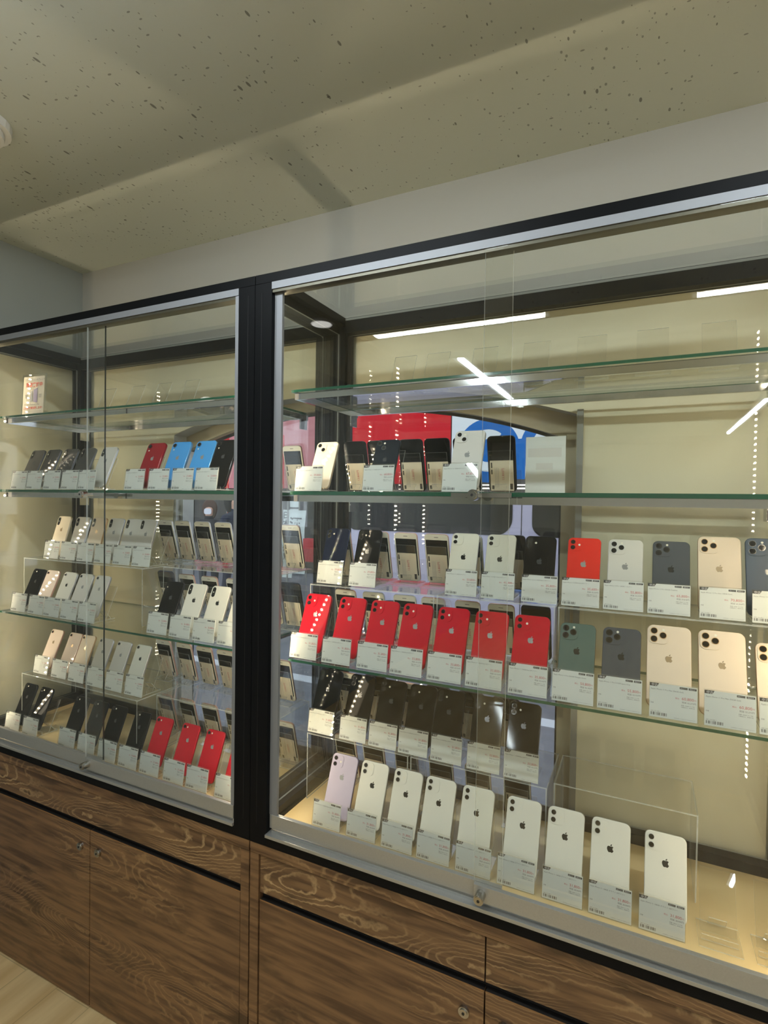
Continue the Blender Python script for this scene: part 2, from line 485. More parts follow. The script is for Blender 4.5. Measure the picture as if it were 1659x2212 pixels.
# cream boarding on the walls behind the cases
struct(wall_with_arch('trim_5', WL+0.001, 1.9, 0.55, 2.045, arch(0.005, 0.705, 1.765, 0.105, 0.56), YB-0.0045, YB-0.0005, 'cream_panel'))
struct(boxobj('trim_6', (WL+0.0005, -0.02, 0.66), (WL+0.0045, YB-0.005, 2.045), 'cream_panel'))
# painted band of the wall above the cases is the same wall; arched timber lining behind it
A2 = arch(-0.025, 0.69, 1.715, 0.12, 0.60)
lin = wall_with_arch('trim_1', -0.95, 0.95, 0.3, 2.2, A2, YB+0.075, YB+0.10, 'opening_wood'); struct(lin)
bm = bmesh.new()
bx(bm, (0.712, YB-0.012, 0.55), (0.727, YB-0.0005, 1.775)); struct(mkobj('trim_2', bm, 'grey_trim'))
bm = bmesh.new()
bx(bm, (-0.70, YB+0.001, 0.60), (-0.69, YB+0.074, 1.72)); bx(bm, (-0.688, YB+0.02, 0.60), (-0.676, YB+0.074, 1.71))
struct(mkobj('trim_3', bm, 'white_trim'))
bm = bmesh.new()   # black rubber bead round the window glass
inner = arch(-0.025, 0.682, 1.708, 0.118, 0.61)
for i in range(len(A2)):
    j = (i+1) % len(A2)
    q = [A2[i], A2[j], inner[j], inner[i]]
    prism(bm, q, YB+0.101, YB+0.112)
fixn(bm)
win = empty('window_1', (0, 0, 0), kind='structure')
mkobj('frame_bead', bm, 'black_groove', win)
bm = bmesh.new(); prism(bm, A2, YB+0.112, YB+0.117); fixn(bm)
mkobj('window_pane', bm, 'window_glass', win)

# ceiling lights
def ceiling_tube(x0, x1, y0, y1, label):
    t = empty('ceiling_light', ((x0+x1)/2, (y0+y1)/2, ZC), label=label, cat='ceiling light', group='long ceiling lights of the shop')
    cx, cy = (x0+x1)/2, (y0+y1)/2
    along_x = (x1-x0) > (y1-y0)
    hx, hy = (x1-x0)/2, (y1-y0)/2
    bm = bmesh.new()
    wx, wy = hx+(0.02 if along_x else 0.025), hy+(0.025 if along_x else 0.02)
    bx(bm, (-wx, -wy, -0.016), (wx, wy, -0.001))
    for q in ((-wx, -wy, -wx+0.004, wy), (wx-0.004, -wy, wx, wy), (-wx+0.004, -wy, wx-0.004, -wy+0.004), (-wx+0.004, wy-0.004, wx-0.004, wy)):  # side lips added to shield the ceiling from the tube's light
        bx(bm, (q[0], q[1], -0.037), (q[2], q[3], -0.016))
    mkobj('housing', bm, 'fixture_white', t)
    bm = bmesh.new()
    if along_x: cyl(bm, (0, -0.035), 0.017, -hx, hx, 14, axis='x')
    else: cyl(bm, (0, -0.035), 0.017, -hy, hy, 14, axis='y')
    fixn(bm)
    mkobj('tube', bm, 'tube_light', t, smooth=False)
ceiling_tube(-0.175, -0.135, -3.39, -2.08, 'long white ceiling tube mirrored in the right case, running away from the glass')
ceiling_tube(-0.46, 0.44, -0.76, -0.72, 'white ceiling tube nearest the cases, parallel to them on the left')
ceiling_tube(1.05, 2.05, -0.76, -0.72, 'white ceiling tube nearest the cases, parallel to them on the right')
ceiling_tube(1.75, 1.79, -3.30, -2.06, 'white ceiling tube on the right side running away from the cases')
ceiling_tube(1.73, 1.77, -5.73, -4.20, 'farthest white ceiling tube on the right side of the shop')
ceiling_tube(3.0, 3.04, -4.5, -2.8, 'white ceiling tube beside the right shop wall')
def downlight(x, y, r, e, label):
    t = empty('downlight', (x, y, ZC), label=label, cat='downlight', group='round ceiling downlights')
    bm = bmesh.new(); cyl(bm, (0, 0), r, -0.012, -0.0005, 28, axis='z', r1=r*1.03); fixn(bm); mkobj('trim_ring', bm, 'fixture_white', t)
    bm = bmesh.new(); cyl(bm, (0, 0), r*0.82, -0.015, -0.0125, 28, axis='z'); fixn(bm); mkobj('lens', bm, e, t)
downlight(-0.63, -1.268, 0.062, 'downlight_lens', 'round white downlight mirrored at the top of the right case')
bm = bmesh.new()
for (rr, z0, z1) in ((0.075, -0.02, -0.0005), (0.06, -0.035, -0.021)):
    cyl(bm, (0, 0), rr, z0, z1, 28, axis='z', r1=rr*1.02)
fixn(bm)
o = mkobj('smoke_detector', bm, 'fixture_white', loc=(-0.61, -0.303, ZC))
tag(o, 'round white smoke detector on the ceiling at the left edge', 'smoke detector')

# ------------------------------------------------------------------ base cabinets
ZB = 0.68
def lock_mesh():
    bm = bmesh.new()
    cyl(bm, (0, 0), 0.0115, -0.006, 0.0, 24); cyl(bm, (0, 0), 0.0085, -0.0085, -0.006, 24)
    for f in cyl(bm, (0, 0), 0.003, -0.0092, -0.0085, 12): f.material_index = 1
    fixn(bm)
    return bm
def base_cabinet(x0, x1, drawers, seams, locks, label, seedmats):
    t = empty('base_cabinet', ((x0+x1)/2, 0.2, 0), label=label, cat='cabinet')
    ox, oy = (x0+x1)/2, 0.2
    def B(name, lo, hi, mats, par=t, **k):
        return boxobj(name, (lo[0]-ox, lo[1]-oy, lo[2]), (hi[0]-ox, hi[1]-oy, hi[2]), mats, par, **k)
    g = 0.0012
    B('carcass', (x0+0.001, 0.021, 0.001), (x1-0.001, 0.395, ZB-0.019), 'groove_black')
    B('top_board', (x0+g, 0.0, ZB-0.018), (x1-g, 0.398, ZB-0.0005), ['walnut_laminate', 'wood_edge'])
    B('top_rail', (x0+g, 0.001, 0.654), (x1-g, 0.02, ZB-0.019), 'walnut_laminate')
    B('stile', (x0+g, 0.001, 0.004), (x0+0.027, 0.02, 0.653), 'walnut_laminate')
    B('stile', (x1-0.027, 0.001, 0.004), (x1-g, 0.02, 0.653), 'walnut_laminate')
    xs = [x0+0.0285] + drawers + [x1-0.0285]
    for a, b in zip(xs[:-1], xs[1:]):
        B('drawer_front', (a+0.0015, 0.004, 0.558), (b-0.0015, 0.02, 0.651), 'walnut_drawer', bevel=0.0008)
    xs = [x0+0.0285] + seams + [x1-0.0285]
    for i, (a, b) in enumerate(zip(xs[:-1], xs[1:])):
        d = B('cupboard_door', (a+0.0016, 0.003, 0.005), (b-0.0016, 0.0205, 0.537), 'walnut_laminate', bevel=0.0008)
        B('finger_edge', (a+0.001, 0.0035, 0.5372), (b-0.001, 0.0056, 0.5387), 'wood_edge', d)
        B('groove_shade', (a+0.0016, 0.0057, 0.5372), (b-0.0016, 0.0205, 0.5384), 'groove_black', d)  # black strip on the door top, painted in for the shade of a groove
        for (lx, lz) in locks:
            if a < lx < b:
                lo = mkobj('lock', lock_mesh(), ['steel_lock', 'keyhole'], d)
                lo.location = (lx-ox, 0.003-oy, lz)
    return t
base_cabinet(WL+0.015, -0.0008, [], [-0.599], [(-0.639, 0.481), (-0.561, 0.483)], 'dark oak base cabinet under the left glass case', 0)
base_cabinet(0.0008, 1.20, [0.6], [0.6], [(0.558, 0.482), (0.640, 0.482)], 'dark oak base cabinet under the right glass case', 0)

# ------------------------------------------------------------------ glass display cases
Z0, Z1 = 0.68, 2.08
YF, YR = 0.0, 0.402
P = 0.0507
SH = (1.803, 1.554, 1.138)
def led_strip(par, x, sgn, ox):
    bm = bmesh.new()
    bx(bm, (min(x, x+sgn*0.002), 0.027, 0.76), (max(x, x+sgn*0.002), 0.037, 2.02), 0)
    z = 0.775
    while z < 2.01:
        bx(bm, (min(x+sgn*0.002, x+sgn*0.0032), 0.030, z), (max(x+sgn*0.002, x+sgn*0.0032), 0.034, z+0.004), 1)
        z += 0.0172
    for v in bm.verts: v.co.x -= ox
    mkobj('led_strip', bm, ['fixture_white', 'led_diode'], par)
def display_case(x0, x1, xfront, xback, label, locks):
    ox = (x0+x1)/2
    t = empty('display_case', (ox, 0, Z0), label=label, cat='display case', group=None)
    def S(bm):
        for v in bm.verts: v.co.x -= ox; v.co.z -= Z0
        return bm
    def B(name, lo, hi, mats, par=t, edge=False, bevel=0.0):
        bm = bmesh.new(); bx(bm, lo, hi, 0, None, 1 if edge else None, bevel); S(bm)
        return mkobj(name, bm, mats, par)
    # front posts with a slot line, back posts with tracks
    for s, xa, xb in ((1, x0+0.0008, x0+P), (-1, x1-P, x1-0.0008)):
        bm = bmesh.new(); bx(bm, (xa, 0.0, Z0+0.002), (xb, 0.026, Z1-0.023))
        gx = xa+0.020 if s > 0 else xb-0.020
        bx(bm, (gx-0.0006, -0.0006, Z0+0.05), (gx+0.0006, 0.0, Z1-0.045), 1)
        S(bm); mkobj('front_post', bm, ['black_paint', 'black_groove'], t)
        bm = bmesh.new()
        bx(bm, (xa, YR-0.045, Z0+0.002), (xb, YR-0.001, Z1-0.023))
        for k in range(3):
            xx = xa+0.008+k*0.012
            bx(bm, (xx, YR-0.0475, Z0+0.06), (xx+0.003, YR-0.045, Z1-0.05), 1)
        px = xb+0.0 if s > 0 else xa-0.012
        bx(bm, (px, YR-0.030, Z0+0.06), (px+0.012, YR-0.014, Z1-0.05), 2)
        z = Z0+0.1
        while z < Z1-0.1:
            bx(bm, (px+0.0045, YR-0.0307, z), (px+0.0075, YR-0.030, z+0.014), 1); z += 0.026
        S(bm); mkobj('back_post', bm, ['black_paint', 'black_groove', 'track_dark'], t)
    B('top_rail', (x0+0.0008, 0.0, Z1-0.0225), (x1-0.0008, 0.03, Z1), 'black_paint', bevel=0.0008)
    B('top_rail', (x0+0.0008, YR-0.045, Z1-0.0445), (x1-0.0008, YR-0.001, Z1), 'black_paint')
    for xa in (x0, x1):
        a, b = (xa+0.0008, xa+P) if xa == x0 else (xa-P, xa-0.0008)
        bm = bmesh.new(); bx(bm, (a, 0.0305, Z1-0.022), (b, YR-0.0455, Z1))
        bx(bm, (a, 0.0305, Z1-0.045), (a+0.03, YR-0.0455, Z1-0.0222), 0) if xa == x0 else bx(bm, (b-0.03, 0.0305, Z1-0.045), (b, YR-0.0455, Z1-0.0222), 0)
        S(bm); mkobj('side_rail', bm, 'black_paint', t)
        bm = bmesh.new(); bx(bm, (a, 0.031, Z0+0.002), (b, YR-0.0455, Z0+0.045))
        bx(bm, (a+0.006, 0.031, Z0+0.045), (b-0.006, YR-0.0455, Z0+0.066), 1)
        S(bm); mkobj('bottom_side_rail', bm, ['black_paint', 'track_dark'], t)
    # front bottom: black plinth with aluminium lip and sliding track
    B('bottom_rail', (x0+0.0008, 0.0005, Z0+0.0003), (x1-0.0008, 0.03, 0.7045), 'black_paint')
    bm = bmesh.new()
    bx(bm, (x0+P, -0.006, 0.7048), (x1-P, 0.030, 0.7125), 0, bevel=0.0008)
    bx(bm, (x0+P+0.01, 0.0085, 0.7125), (x1-P-0.01, 0.0095, 0.7185)); S(bm); mkobj('bottom_track', bm, 'aluminium', t)
    bm = bmesh.new()
    bx(bm, (x0+P, -0.001, 2.0400), (x1-P, 0.030, 2.0570)); bx(bm, (x0+P, 0.002, 2.0325), (x1-P, 0.0295, 2.0398), 1)
    S(bm); mkobj('top_track', bm, ['aluminium_satin', 'aluminium_dark'], t)
    B('back_bottom_rail', (x0+P, YR-0.045, Z0+0.002), (x1-P, YR-0.01, 0.742), 'black_paint', bevel=0.002)
    # floor board and glass panes
    B('floor_board', (x0+P+0.0005, 0.031, 0.706), (x1-P-0.0005, YR-0.0462, 0.7185), 'case_floor')
    B('top_glass', (x0+P-0.012, 0.0305, Z1-0.0075), (x1-P+0.012, YR-0.0455, Z1-0.0015), ['door_glass', 'acrylic_edge'], edge=True)
    B('side_glass', (x0+0.026, 0.031, Z0+0.07), (x0+0.031, YR-0.046, Z1-0.046), ['door_glass', 'acrylic_edge'], edge=True)
    B('side_glass', (x1-0.031, 0.031, Z0+0.07), (x1-0.026, YR-0.046, Z1-0.046), ['door_glass', 'acrylic_edge'], edge=True)
    B('back_glass', (x0+P, YR-0.02, 0.744), (x1-P, YR-0.015, Z1-0.046), ['door_glass', 'acrylic_edge'], edge=True)
    # sliding doors: back one on the left, front one on the right
    for nm, a, b, yy in (('back', x0+P+0.002, xback, 0.013), ('front', xfront, x1-P-0.002, 0.0015)):
        zb = 0.7215
        pane = B('sliding_door', (a, yy, zb+0.033), (b, yy+0.005, 2.041), ['door_glass', 'pane_edge_dark' if (nm == 'back' and x0 < -1) else 'acrylic_edge'], edge=True)
        B('bottom_profile', (a, yy-0.0025, zb), (b, yy+0.0075, zb+0.034), 'aluminium', pane, bevel=0.001)
        ex = a if nm == 'back' else b
        e0, e1 = (ex-0.0015, ex+0.0205) if nm == 'back' else (ex-0.0085, ex+0.0015)
        B('edge_strip', (e0, yy-0.0015, zb+0.034), (e1, yy+0.0065, 2.039), 'aluminium_satin', pane)
        if nm == 'front':
            bm = bmesh.new(); cyl(bm, (xfront+0.016, 0.739), 0.010, -0.022, -0.001, 22); cyl(bm, (xfront+0.016, 0.739), 0.0085, -0.024, -0.022, 22)
            cyl(bm, (xfront+0.016, 0.739), 0.003, -0.0246, -0.024, 10, mi=1)
            fixn(bm); S(bm); mkobj('lock', bm, ['steel_lock', 'keyhole'], pane)
            lx, lz = locks
            bm = bmesh.new()
            bx(bm, (lx-0.05, 0.0, lz-0.0045), (lx+0.075, 0.0014, lz+0.0045), 0)
            cyl(bm, (lx, lz), 0.0115, -0.014, 0.0, 26); cyl(bm, (lx, lz), 0.0085, -0.019, -0.014, 26)
            cyl(bm, (lx, lz), 0.0028, -0.0196, -0.019, 10, mi=1)
            fixn(bm); S(bm); mkobj('glass_lock', bm, ['chrome', 'keyhole'], pane)
    # shelves
    for k, z in enumerate(SH):
        xa, xb = x0+P+0.03, x1-P-0.03
        th = 0.0085 if k == 1 else 0.006
        sh = B('glass_shelf', (xa, 0.042, z-th), (xb, 0.350, z), ['shelf_glass', 'glass_edge'], edge=True)
        if k < 2:
            bm = bmesh.new()
            bx(bm, (xa+0.012, 0.052, z-th-0.0165), (xb-0.012, 0.060, z-th-0.0008))
            bx(bm, (xa+0.012, 0.325, z-th-0.0165), (xb-0.012, 0.333, z-th-0.0008))
            for xx in (xa+0.004, xb-0.012):
                bx(bm, (xx, 0.052, z-th-0.0165), (xx+0.008, 0.366, z-th-0.0008))
                bx(bm, (xx+0.001, 0.33, z-th-0.045), (xx+0.005, 0.366, z-th-0.0165))
            S(bm); mkobj('shelf_bracket', bm, 'chrome', sh)
        else:
            for xx in (xa+0.004, xb-0.012):
                bm = bmesh.new()
                bx(bm, (xx, 0.10, z-th-0.010), (xx+0.006, 0.366, z-th-0.0008))
                bx(bm, (xx+0.001, 0.30, z-th-0.035), (xx+0.005, 0.366, z-th-0.010))
                S(bm); mkobj('shelf_bracket', bm, 'chrome', sh)
    # LED strips on the inner faces of the front posts
    for xx, s in ((x0+P, 1), (x1-P, -1)):
        bm = bmesh.new()
        bx(bm, (min(xx, xx+s*0.0018), 0.0262, 0.765), (max(xx, xx+s*0.0018), 0.0372, 2.025), 0)
        z = 0.775
        while z < 2.02:
            bx(bm, (min(xx+s*0.0018, xx+s*0.0055), 0.0315, z), (max(xx+s*0.0018, xx+s*0.0055), 0.0355, z+0.004), 1)
            z += 0.0172
        S(bm); mkobj('led_strip', bm, ['fixture_white', 'led_diode'], t)
    return t
display_case(WL+0.015, 0.0, -0.620, -0.558, 'black framed glass display case on the left, beside the left wall', (-0.622, 1.540))
display_case(0.0, 1.20, 0.574, 0.628, 'black framed glass display case on the right, nearest the camera', (0.561, 1.5475))

# ------------------------------------------------------------------ phone, stand and card kits
def bez(p0, p1, p2, p3, n):
    return [tuple((1-t)**3*a+3*(1-t)**2*t*b+3*(1-t)*t*t*c+t**3*d for a, b, c, d in zip(p0, p1, p2, p3)) for t in [i/n for i in range(1, n+1)]]
def relpath(start, segs, n=5):
    cur = start; pts = []
    for s in segs:
        p1 = (cur[0]+s[0], cur[1]+s[1]); p2 = (cur[0]+s[2], cur[1]+s[3]); p3 = (cur[0]+s[4], cur[1]+s[5])
        pts += bez(cur, p1, p2, p3, n); cur = p3
    return pts
FRUIT = relpath((12.152, 6.896), [(-.948, 0, -2.415, -1.078, -3.96, -1.04), (-2.04, .027, -3.91, 1.183, -4.961, 3.014), (-2.117, 3.675, -.546, 9.103, 1.519, 12.09), (1.013, 1.454, 2.208, 3.09, 3.792, 3.039), (1.52, -.065, 2.09, -.987, 3.935, -.987), (1.831, 0, 2.35, .987, 3.96, .948), (1.637, -.026, 2.676, -1.48, 3.676, -2.948), (1.156, -1.688, 1.636, -3.325, 1.662, -3.415), (-.039, -.013, -3.182, -1.221, -3.22, -4.857), (-.026, -3.04, 2.48, -4.494, 2.597, -4.559), (-1.429, -2.09, -3.623, -2.324, -4.39, -2.376), (-2, -.156, -3.675, 1.09, -4.61, 1.09)])
LEAF = relpath((15.53, 3.83), [(.843, -1.012, 1.4, -2.427, 1.245, -3.83), (-1.207, .052, -2.662, .805, -3.532, 1.818), (-.78, .896, -1.454, 2.338, -1.273, 3.714), (1.338, .104, 2.715, -.688, 3.559, -1.701)])
def logo_mesh(size, mat):
    key = ('logo', size, mat)
    if key in TXT: return TXT[key]
    bm = bmesh.new(); s = size/24
    for path in (FRUIT, LEAF):
        pts = [((x-12)*s, (12-y)*s) for x, y in path]
        vs = [bm.verts.new((x, 0, z)) for x, z in pts]
        bm.faces.new(vs)
    bm.normal_update()
    for f in bm.faces:
        if f.normal.y > 0: f.normal_flip()
    bmesh.ops.triangulate(bm, faces=bm.faces)
    me = bpy.data.meshes.new('logo'); bm.to_mesh(me); bm.free(); me.materials.append(M[mat]); TXT[key] = me
    return me

# models: width, height, thickness, corner radius, camera kind, logo height
MODELS = {
 'm11':   (0.0757, 0.1509, 0.0083, 0.0115, 'dual', 0.57), 'mXR': (0.0757, 0.1509, 0.0083, 0.0115, 'single', 0.57),
 'm12':   (0.0715, 0.1467, 0.0074, 0.0105, 'dual', 0.50), 'm12mini': (0.0642, 0.1315, 0.0074, 0.0100, 'dual', 0.50),
 'm12pro': (0.0715, 0.1467, 0.0074, 0.0105, 'triple', 0.50), 'm12max': (0.0781, 0.1608, 0.0074, 0.0115, 'triple', 0.50),
 'm11pro': (0.0714, 0.1440, 0.0081, 0.0115, 'triple', 0.52), 'm11max': (0.0778, 0.1580, 0.0081, 0.0120, 'triple', 0.52),
 'm13': (0.0715, 0.1467, 0.0077, 0.0105, 'diag', 0.50), 'm13mini': (0.0642, 0.1315, 0.0077, 0.0100, 'diag', 0.50),
 'mX': (0.0709, 0.1436, 0.0077, 0.0110, 'pill', 0.66), 'mXSmax': (0.0774, 0.1575, 0.0077, 0.0115, 'pill', 0.66),
 'm8': (0.0673, 0.1384, 0.0073, 0.0105, 'small', 0.68)}
PH = {}
def slab(w, h, t, r, e=0.0016):
    bm = bmesh.new()
    prof = [(-t/2, e), (-t/2+e*0.3, e*0.3), (-t/2+e, 0), (t/2-e, 0), (t/2-e*0.3, e*0.3), (t/2, e)]
    loops = []
    for y, ins in prof:
        loops.append([bm.verts.new((x, y, z+h/2)) for x, z in rrect(w-2*ins, h-2*ins, max(r-ins, 0.001), 7)])
    n = len(loops[0])
    f = bm.faces.new(loops[0]); f.material_index = 0
    f = bm.faces.new(loops[-1][::-1]); f.material_index = 2
    for k in range(len(loops)-1):
        a, b = loops[k], loops[k+1]
        for i in range(n):
            f = bm.faces.new((a[(i+1) % n], a[i], b[i], b[(i+1) % n]))
            f.material_index = 0 if k == 0 else (2 if k == len(loops)-2 else 1)
            f.smooth = True
    fixn(bm)
    return bm
def get_mesh(key, fn, mats):
    if key in PH: return PH[key]
    bm = fn(); me = bpy.data.meshes.new(key[0]); bm.to_mesh(me); bm.free()
    for m in mats: me.materials.append(M[m])
    PH[key] = me
    return me
def disc(r, y0, y1, seg=20, mi=0):
    bm = bmesh.new(); cyl(bm, (0, 0), r, y0, y1, seg, mi); fixn(bm); return bm
def lens_bm(r):
    bm = bmesh.new()
    cyl(bm, (0, 0), r, -0.0006, 0.0, 22, 0); cyl(bm, (0, 0), r*0.84, -0.0010, -0.0006, 22, 1); cyl(bm, (0, 0), r*0.3, -0.00105, -0.0010, 12, 2)
    fixn(bm); return bm
def phone_kit(t, model, colr):
    """back of the phone faces -y; origin at the bottom edge"""
    w, h, th, r, camk, lz = MODELS[model]
    body = linkmesh('body', get_mesh(('body', model, colr), lambda: slab(w, h, th, r), ['back_'+colr, 'side_'+colr, 'screen_black']), t)
    yb = -th/2
    def bump(bw, bh, cx, cz, rr, mat, d=0.0012):
        def f():
            bm = bmesh.new()
            prism(bm, rrect(bw, bh, rr, 6), -d, 0.0); fixn(bm); return bm
        return linkmesh('camera_module', get_mesh(('camera_module', bw, bh, mat), f, [mat]), t, (cx, yb-0.0001, cz))
    def lens(par, x, z, rl, d=0.0012, ring='lens_ring'):
        linkmesh('lens', get_mesh(('lens', rl, ring), lambda: lens_bm(rl), [ring, 'lens_black', 'screen_black']), par, (x, -d, z))
    def flash(par, x, z, d=0.0012, rl=0.0025):
        linkmesh('flash', get_mesh(('flash', rl), lambda: disc(rl, -0.0003, 0), ['flash_white']), par, (x, -d, z))
    dark = colr in ('black', 'navy', 'midnight', 'grey', 'graphite', 'green', 'pacific')
    ring = 'lens_ring' if dark else 'side_'+colr
    if camk in ('dual', 'diag'):
        s = 0.031 if model in ('m11',) else 0.028
        cx, cz = -w/2+0.0035+s/2, h-0.0035-s/2
        b = bump(s, s, cx, cz, 0.009, 'back_'+colr)
        if camk == 'dual':
            lens(b, -s*0.23, s*0.23, 0.0058, ring=ring); lens(b, -s*0.23, -s*0.23, 0.0058, ring=ring); flash(b, s*0.27, 0.0)
        else:
            lens(b, -s*0.22, s*0.22, 0.0062, ring=ring); lens(b, s*0.22, -s*0.22, 0.0062, ring=ring); flash(b, s*0.24, s*0.22)
    elif camk == 'triple':
        s = 0.034 if w > 0.075 else 0.032
        cx, cz = -w/2+0.0035+s/2, h-0.0035-s/2
        bm_ = 'back_'+colr
        b = bump(s, s, cx, cz, 0.009, bm_)
        for (a, c) in ((-0.235, 0.235), (-0.235, -0.235), (0.235, 0.0)): lens(b, s*a, s*c, 0.0066, ring=ring)
        flash(b, s*0.26, s*0.32, rl=0.0023)
    elif camk == 'pill':
        b = bump(0.0115, 0.029, -w/2+0.0115, h-0.0195, 0.0057, 'lens_black')
        lens(b, 0, 0.0088, 0.0046); lens(b, 0, -0.0088, 0.0046); flash(b, 0, 0, rl=0.0017)
    elif camk == 'single':
        b = bump(0.0145, 0.0145, -w/2+0.0125, h-0.0125, 0.0071, 'side_'+colr)
        lens(b, 0, 0, 0.0062); flash(t, -w/2+0.0125, h-0.0265, d=-yb)
    else:
        b = bump(0.011, 0.011, -w/2+0.0105, h-0.0105, 0.0054, 'side_'+colr)
        lens(b, 0, 0, 0.0045); flash(t, -w/2+0.0205, h-0.0105, d=-yb)
    lm = 'logo_silver' if colr in ('black', 'red', 'navy', 'midnight', 'darkred', 'coral', 'blue', 'grey') else ('logo_gold' if colr in ('gold', 'pinkgold', 'starlight') else 'logo_dark')
    if colr in ('silver',): lm = 'logo_silver'
    if colr in ('black', 'navy', 'midnight', 'grey', 'pacific'): lm = 'logo_dim'
    if colr == 'purple': lm = 'logo_silver'
    linkmesh('logo', logo_mesh(0.0155 if w > 0.068 else 0.0135, lm), t, (0, yb-0.00015, h*lz + (0.0 if lz > 0.6 else 0.012)))
def phone_front_kit(t, model, colr, bezel, paper=True):
    """screen faces -y"""
    w, h, th, r, camk, lz = MODELS[model]
    home = model == 'm8'
    me = get_mesh(('body_front', model, colr, bezel), lambda: slab(w, h, th, r), [bezel, 'side_'+colr, 'back_'+colr])
    linkmesh('body', me, t)
    yb = -th/2
    if home:
        def f():
            bm = bmesh.new(); prism(bm, rrect(w-0.007, h-0.034, 0.0006, 1), -0.0002, 0); fixn(bm); return bm
        linkmesh('screen', get_mesh(('screen', model), f, ['screen_black']), t, (0, yb, h/2+0.001))
        linkmesh('home_button', get_mesh(('home_button',), lambda: disc(0.0055, -0.0002, 0), ['lens_ring']), t, (0, yb, 0.009))
        def g():
            bm = bmesh.new(); prism(bm, rrect(0.012, 0.0016, 0.0007, 3), -0.0002, 0); fixn(bm); return bm
        linkmesh('earpiece', get_mesh(('earpiece',), g, ['ink_grey']), t, (0, yb, h-0.0085))
    if paper:
        def f():
            bm = bmesh.new(); prism(bm, rrect(w-0.012, 0.078, 0.0008, 1), -0.0003, 0, 0)
            bw = w-0.012
            # rotated print: tag, bars, price block
            for (x, z, a, b) in ((-bw/2+0.004, 0.027, 0.0035, 0.014), (-bw/2+0.004, 0.010, 0.0035, 0.012), (-bw/2+0.006, -0.030, 0.006, 0.010), (bw/2-0.006, -0.028, 0.007, 0.015)):
                prism(bm, [(x-a/2, z-b/2), (x+a/2, z-b/2), (x+a/2, z+b/2), (x-a/2, z+b/2)], -0.0004, -0.0003, 1)
            for k in range(3):
                x = -bw/2+0.012+k*0.004
                prism(bm, [(x, -0.03), (x+0.0008, -0.03), (x+0.0008, 0.02), (x, 0.02)], -0.0004, -0.0003, 2)
            fixn(bm); return bm
        pl = linkmesh('price_sheet', get_mesh(('price_sheet', w), f, ['paper_cream', 'ink_black', 'ink_light']), t, (0, yb-0.0022, 0.043))
        textobj('lettering', '13,800円', 0.0085, 'ink_red', pl, (0.006, -0.0005, -0.012), rot=(0, -PI/2, 0))

# acrylic stand: base plate, leaning back plate, ledge, card holder.  origin = on the shelf under the card
LEAN = 23.0
RLEAN = 15.0
CARD_LEAN = 8.0
def plate(bm, p, q, w, th, mi=0, emi=1):
    """a sheet of width w between points p and q of the y-z plane"""
    d = Vector((0, q[0]-p[0], q[1]-p[1])); L = d.length; d.normalize()
    nrm = Vector((1, 0, 0)).cross(d)
    vs = []
    for s in (0, 1):
        o = Vector((0, p[0], p[1])) + d*L*s
        for (a, b) in ((-1, 0), (1, 0), (1, 1), (-1, 1)):
            vs.append(bm.verts.new(o + Vector((a*w/2, 0, 0)) + nrm*th*b))
    F = [((0, 1, 5, 4), mi), ((2, 3, 7, 6), mi), ((0, 3, 2, 1), emi), ((4, 5, 6, 7), emi), ((1, 2, 6, 5), emi), ((3, 0, 4, 7), emi)]
    for f, m in F: bm.faces.new([vs[i] for i in f]).material_index = m
def stand_parts():
    def back(LL):
        L = math.radians(LL)
        bm = bmesh.new()
        y0, z0 = 0.0500, 0.0035
        plate(bm, (y0, z0), (y0+0.108*math.sin(L), z0+0.108*math.cos(L)), 0.060, 0.0018); fixn(bm); return bm
    def base():
        bm = bmesh.new()
        plate(bm, (0.004, 0.0028), (0.078, 0.0028), 0.070, 0.0022)
        plate(bm, (0.0275, 0.003), (0.0275, 0.0125), 0.060, 0.0018)
        plate(bm, (0.0785, 0.0028), (0.0605, 0.026), 0.030, 0.0016)
        fixn(bm); return bm
    def holder():
        c = math.radians(CARD_LEAN); bm = bmesh.new()
        for off in (-0.0012, 0.0014):
            plate(bm, (off, 0.0012), (off+0.064*math.sin(c), 0.0012+0.064*math.cos(c)), 0.080, 0.0008)
        fixn(bm); return bm
    m = ['acrylic', 'acrylic_edge']
    return (get_mesh(('back_plate',), lambda: back(LEAN), m), get_mesh(('back_plate', 2), lambda: back(RLEAN), m), get_mesh(('base_plate',), base, m), get_mesh(('card_holder',), holder, m))
BACK, BACKR, BASE, HOLD = stand_parts()
def stand(loc, rz, label, group, holder=True):
    t = empty('acrylic_phone_stand', loc, (0, 0, rz), label=label, cat='phone stand', group=group)
    linkmesh('back_plate', BACKR if rz else BACK, t); linkmesh('base_plate', BASE, t)
    if holder: linkmesh('card_holder', HOLD, t)
    return t

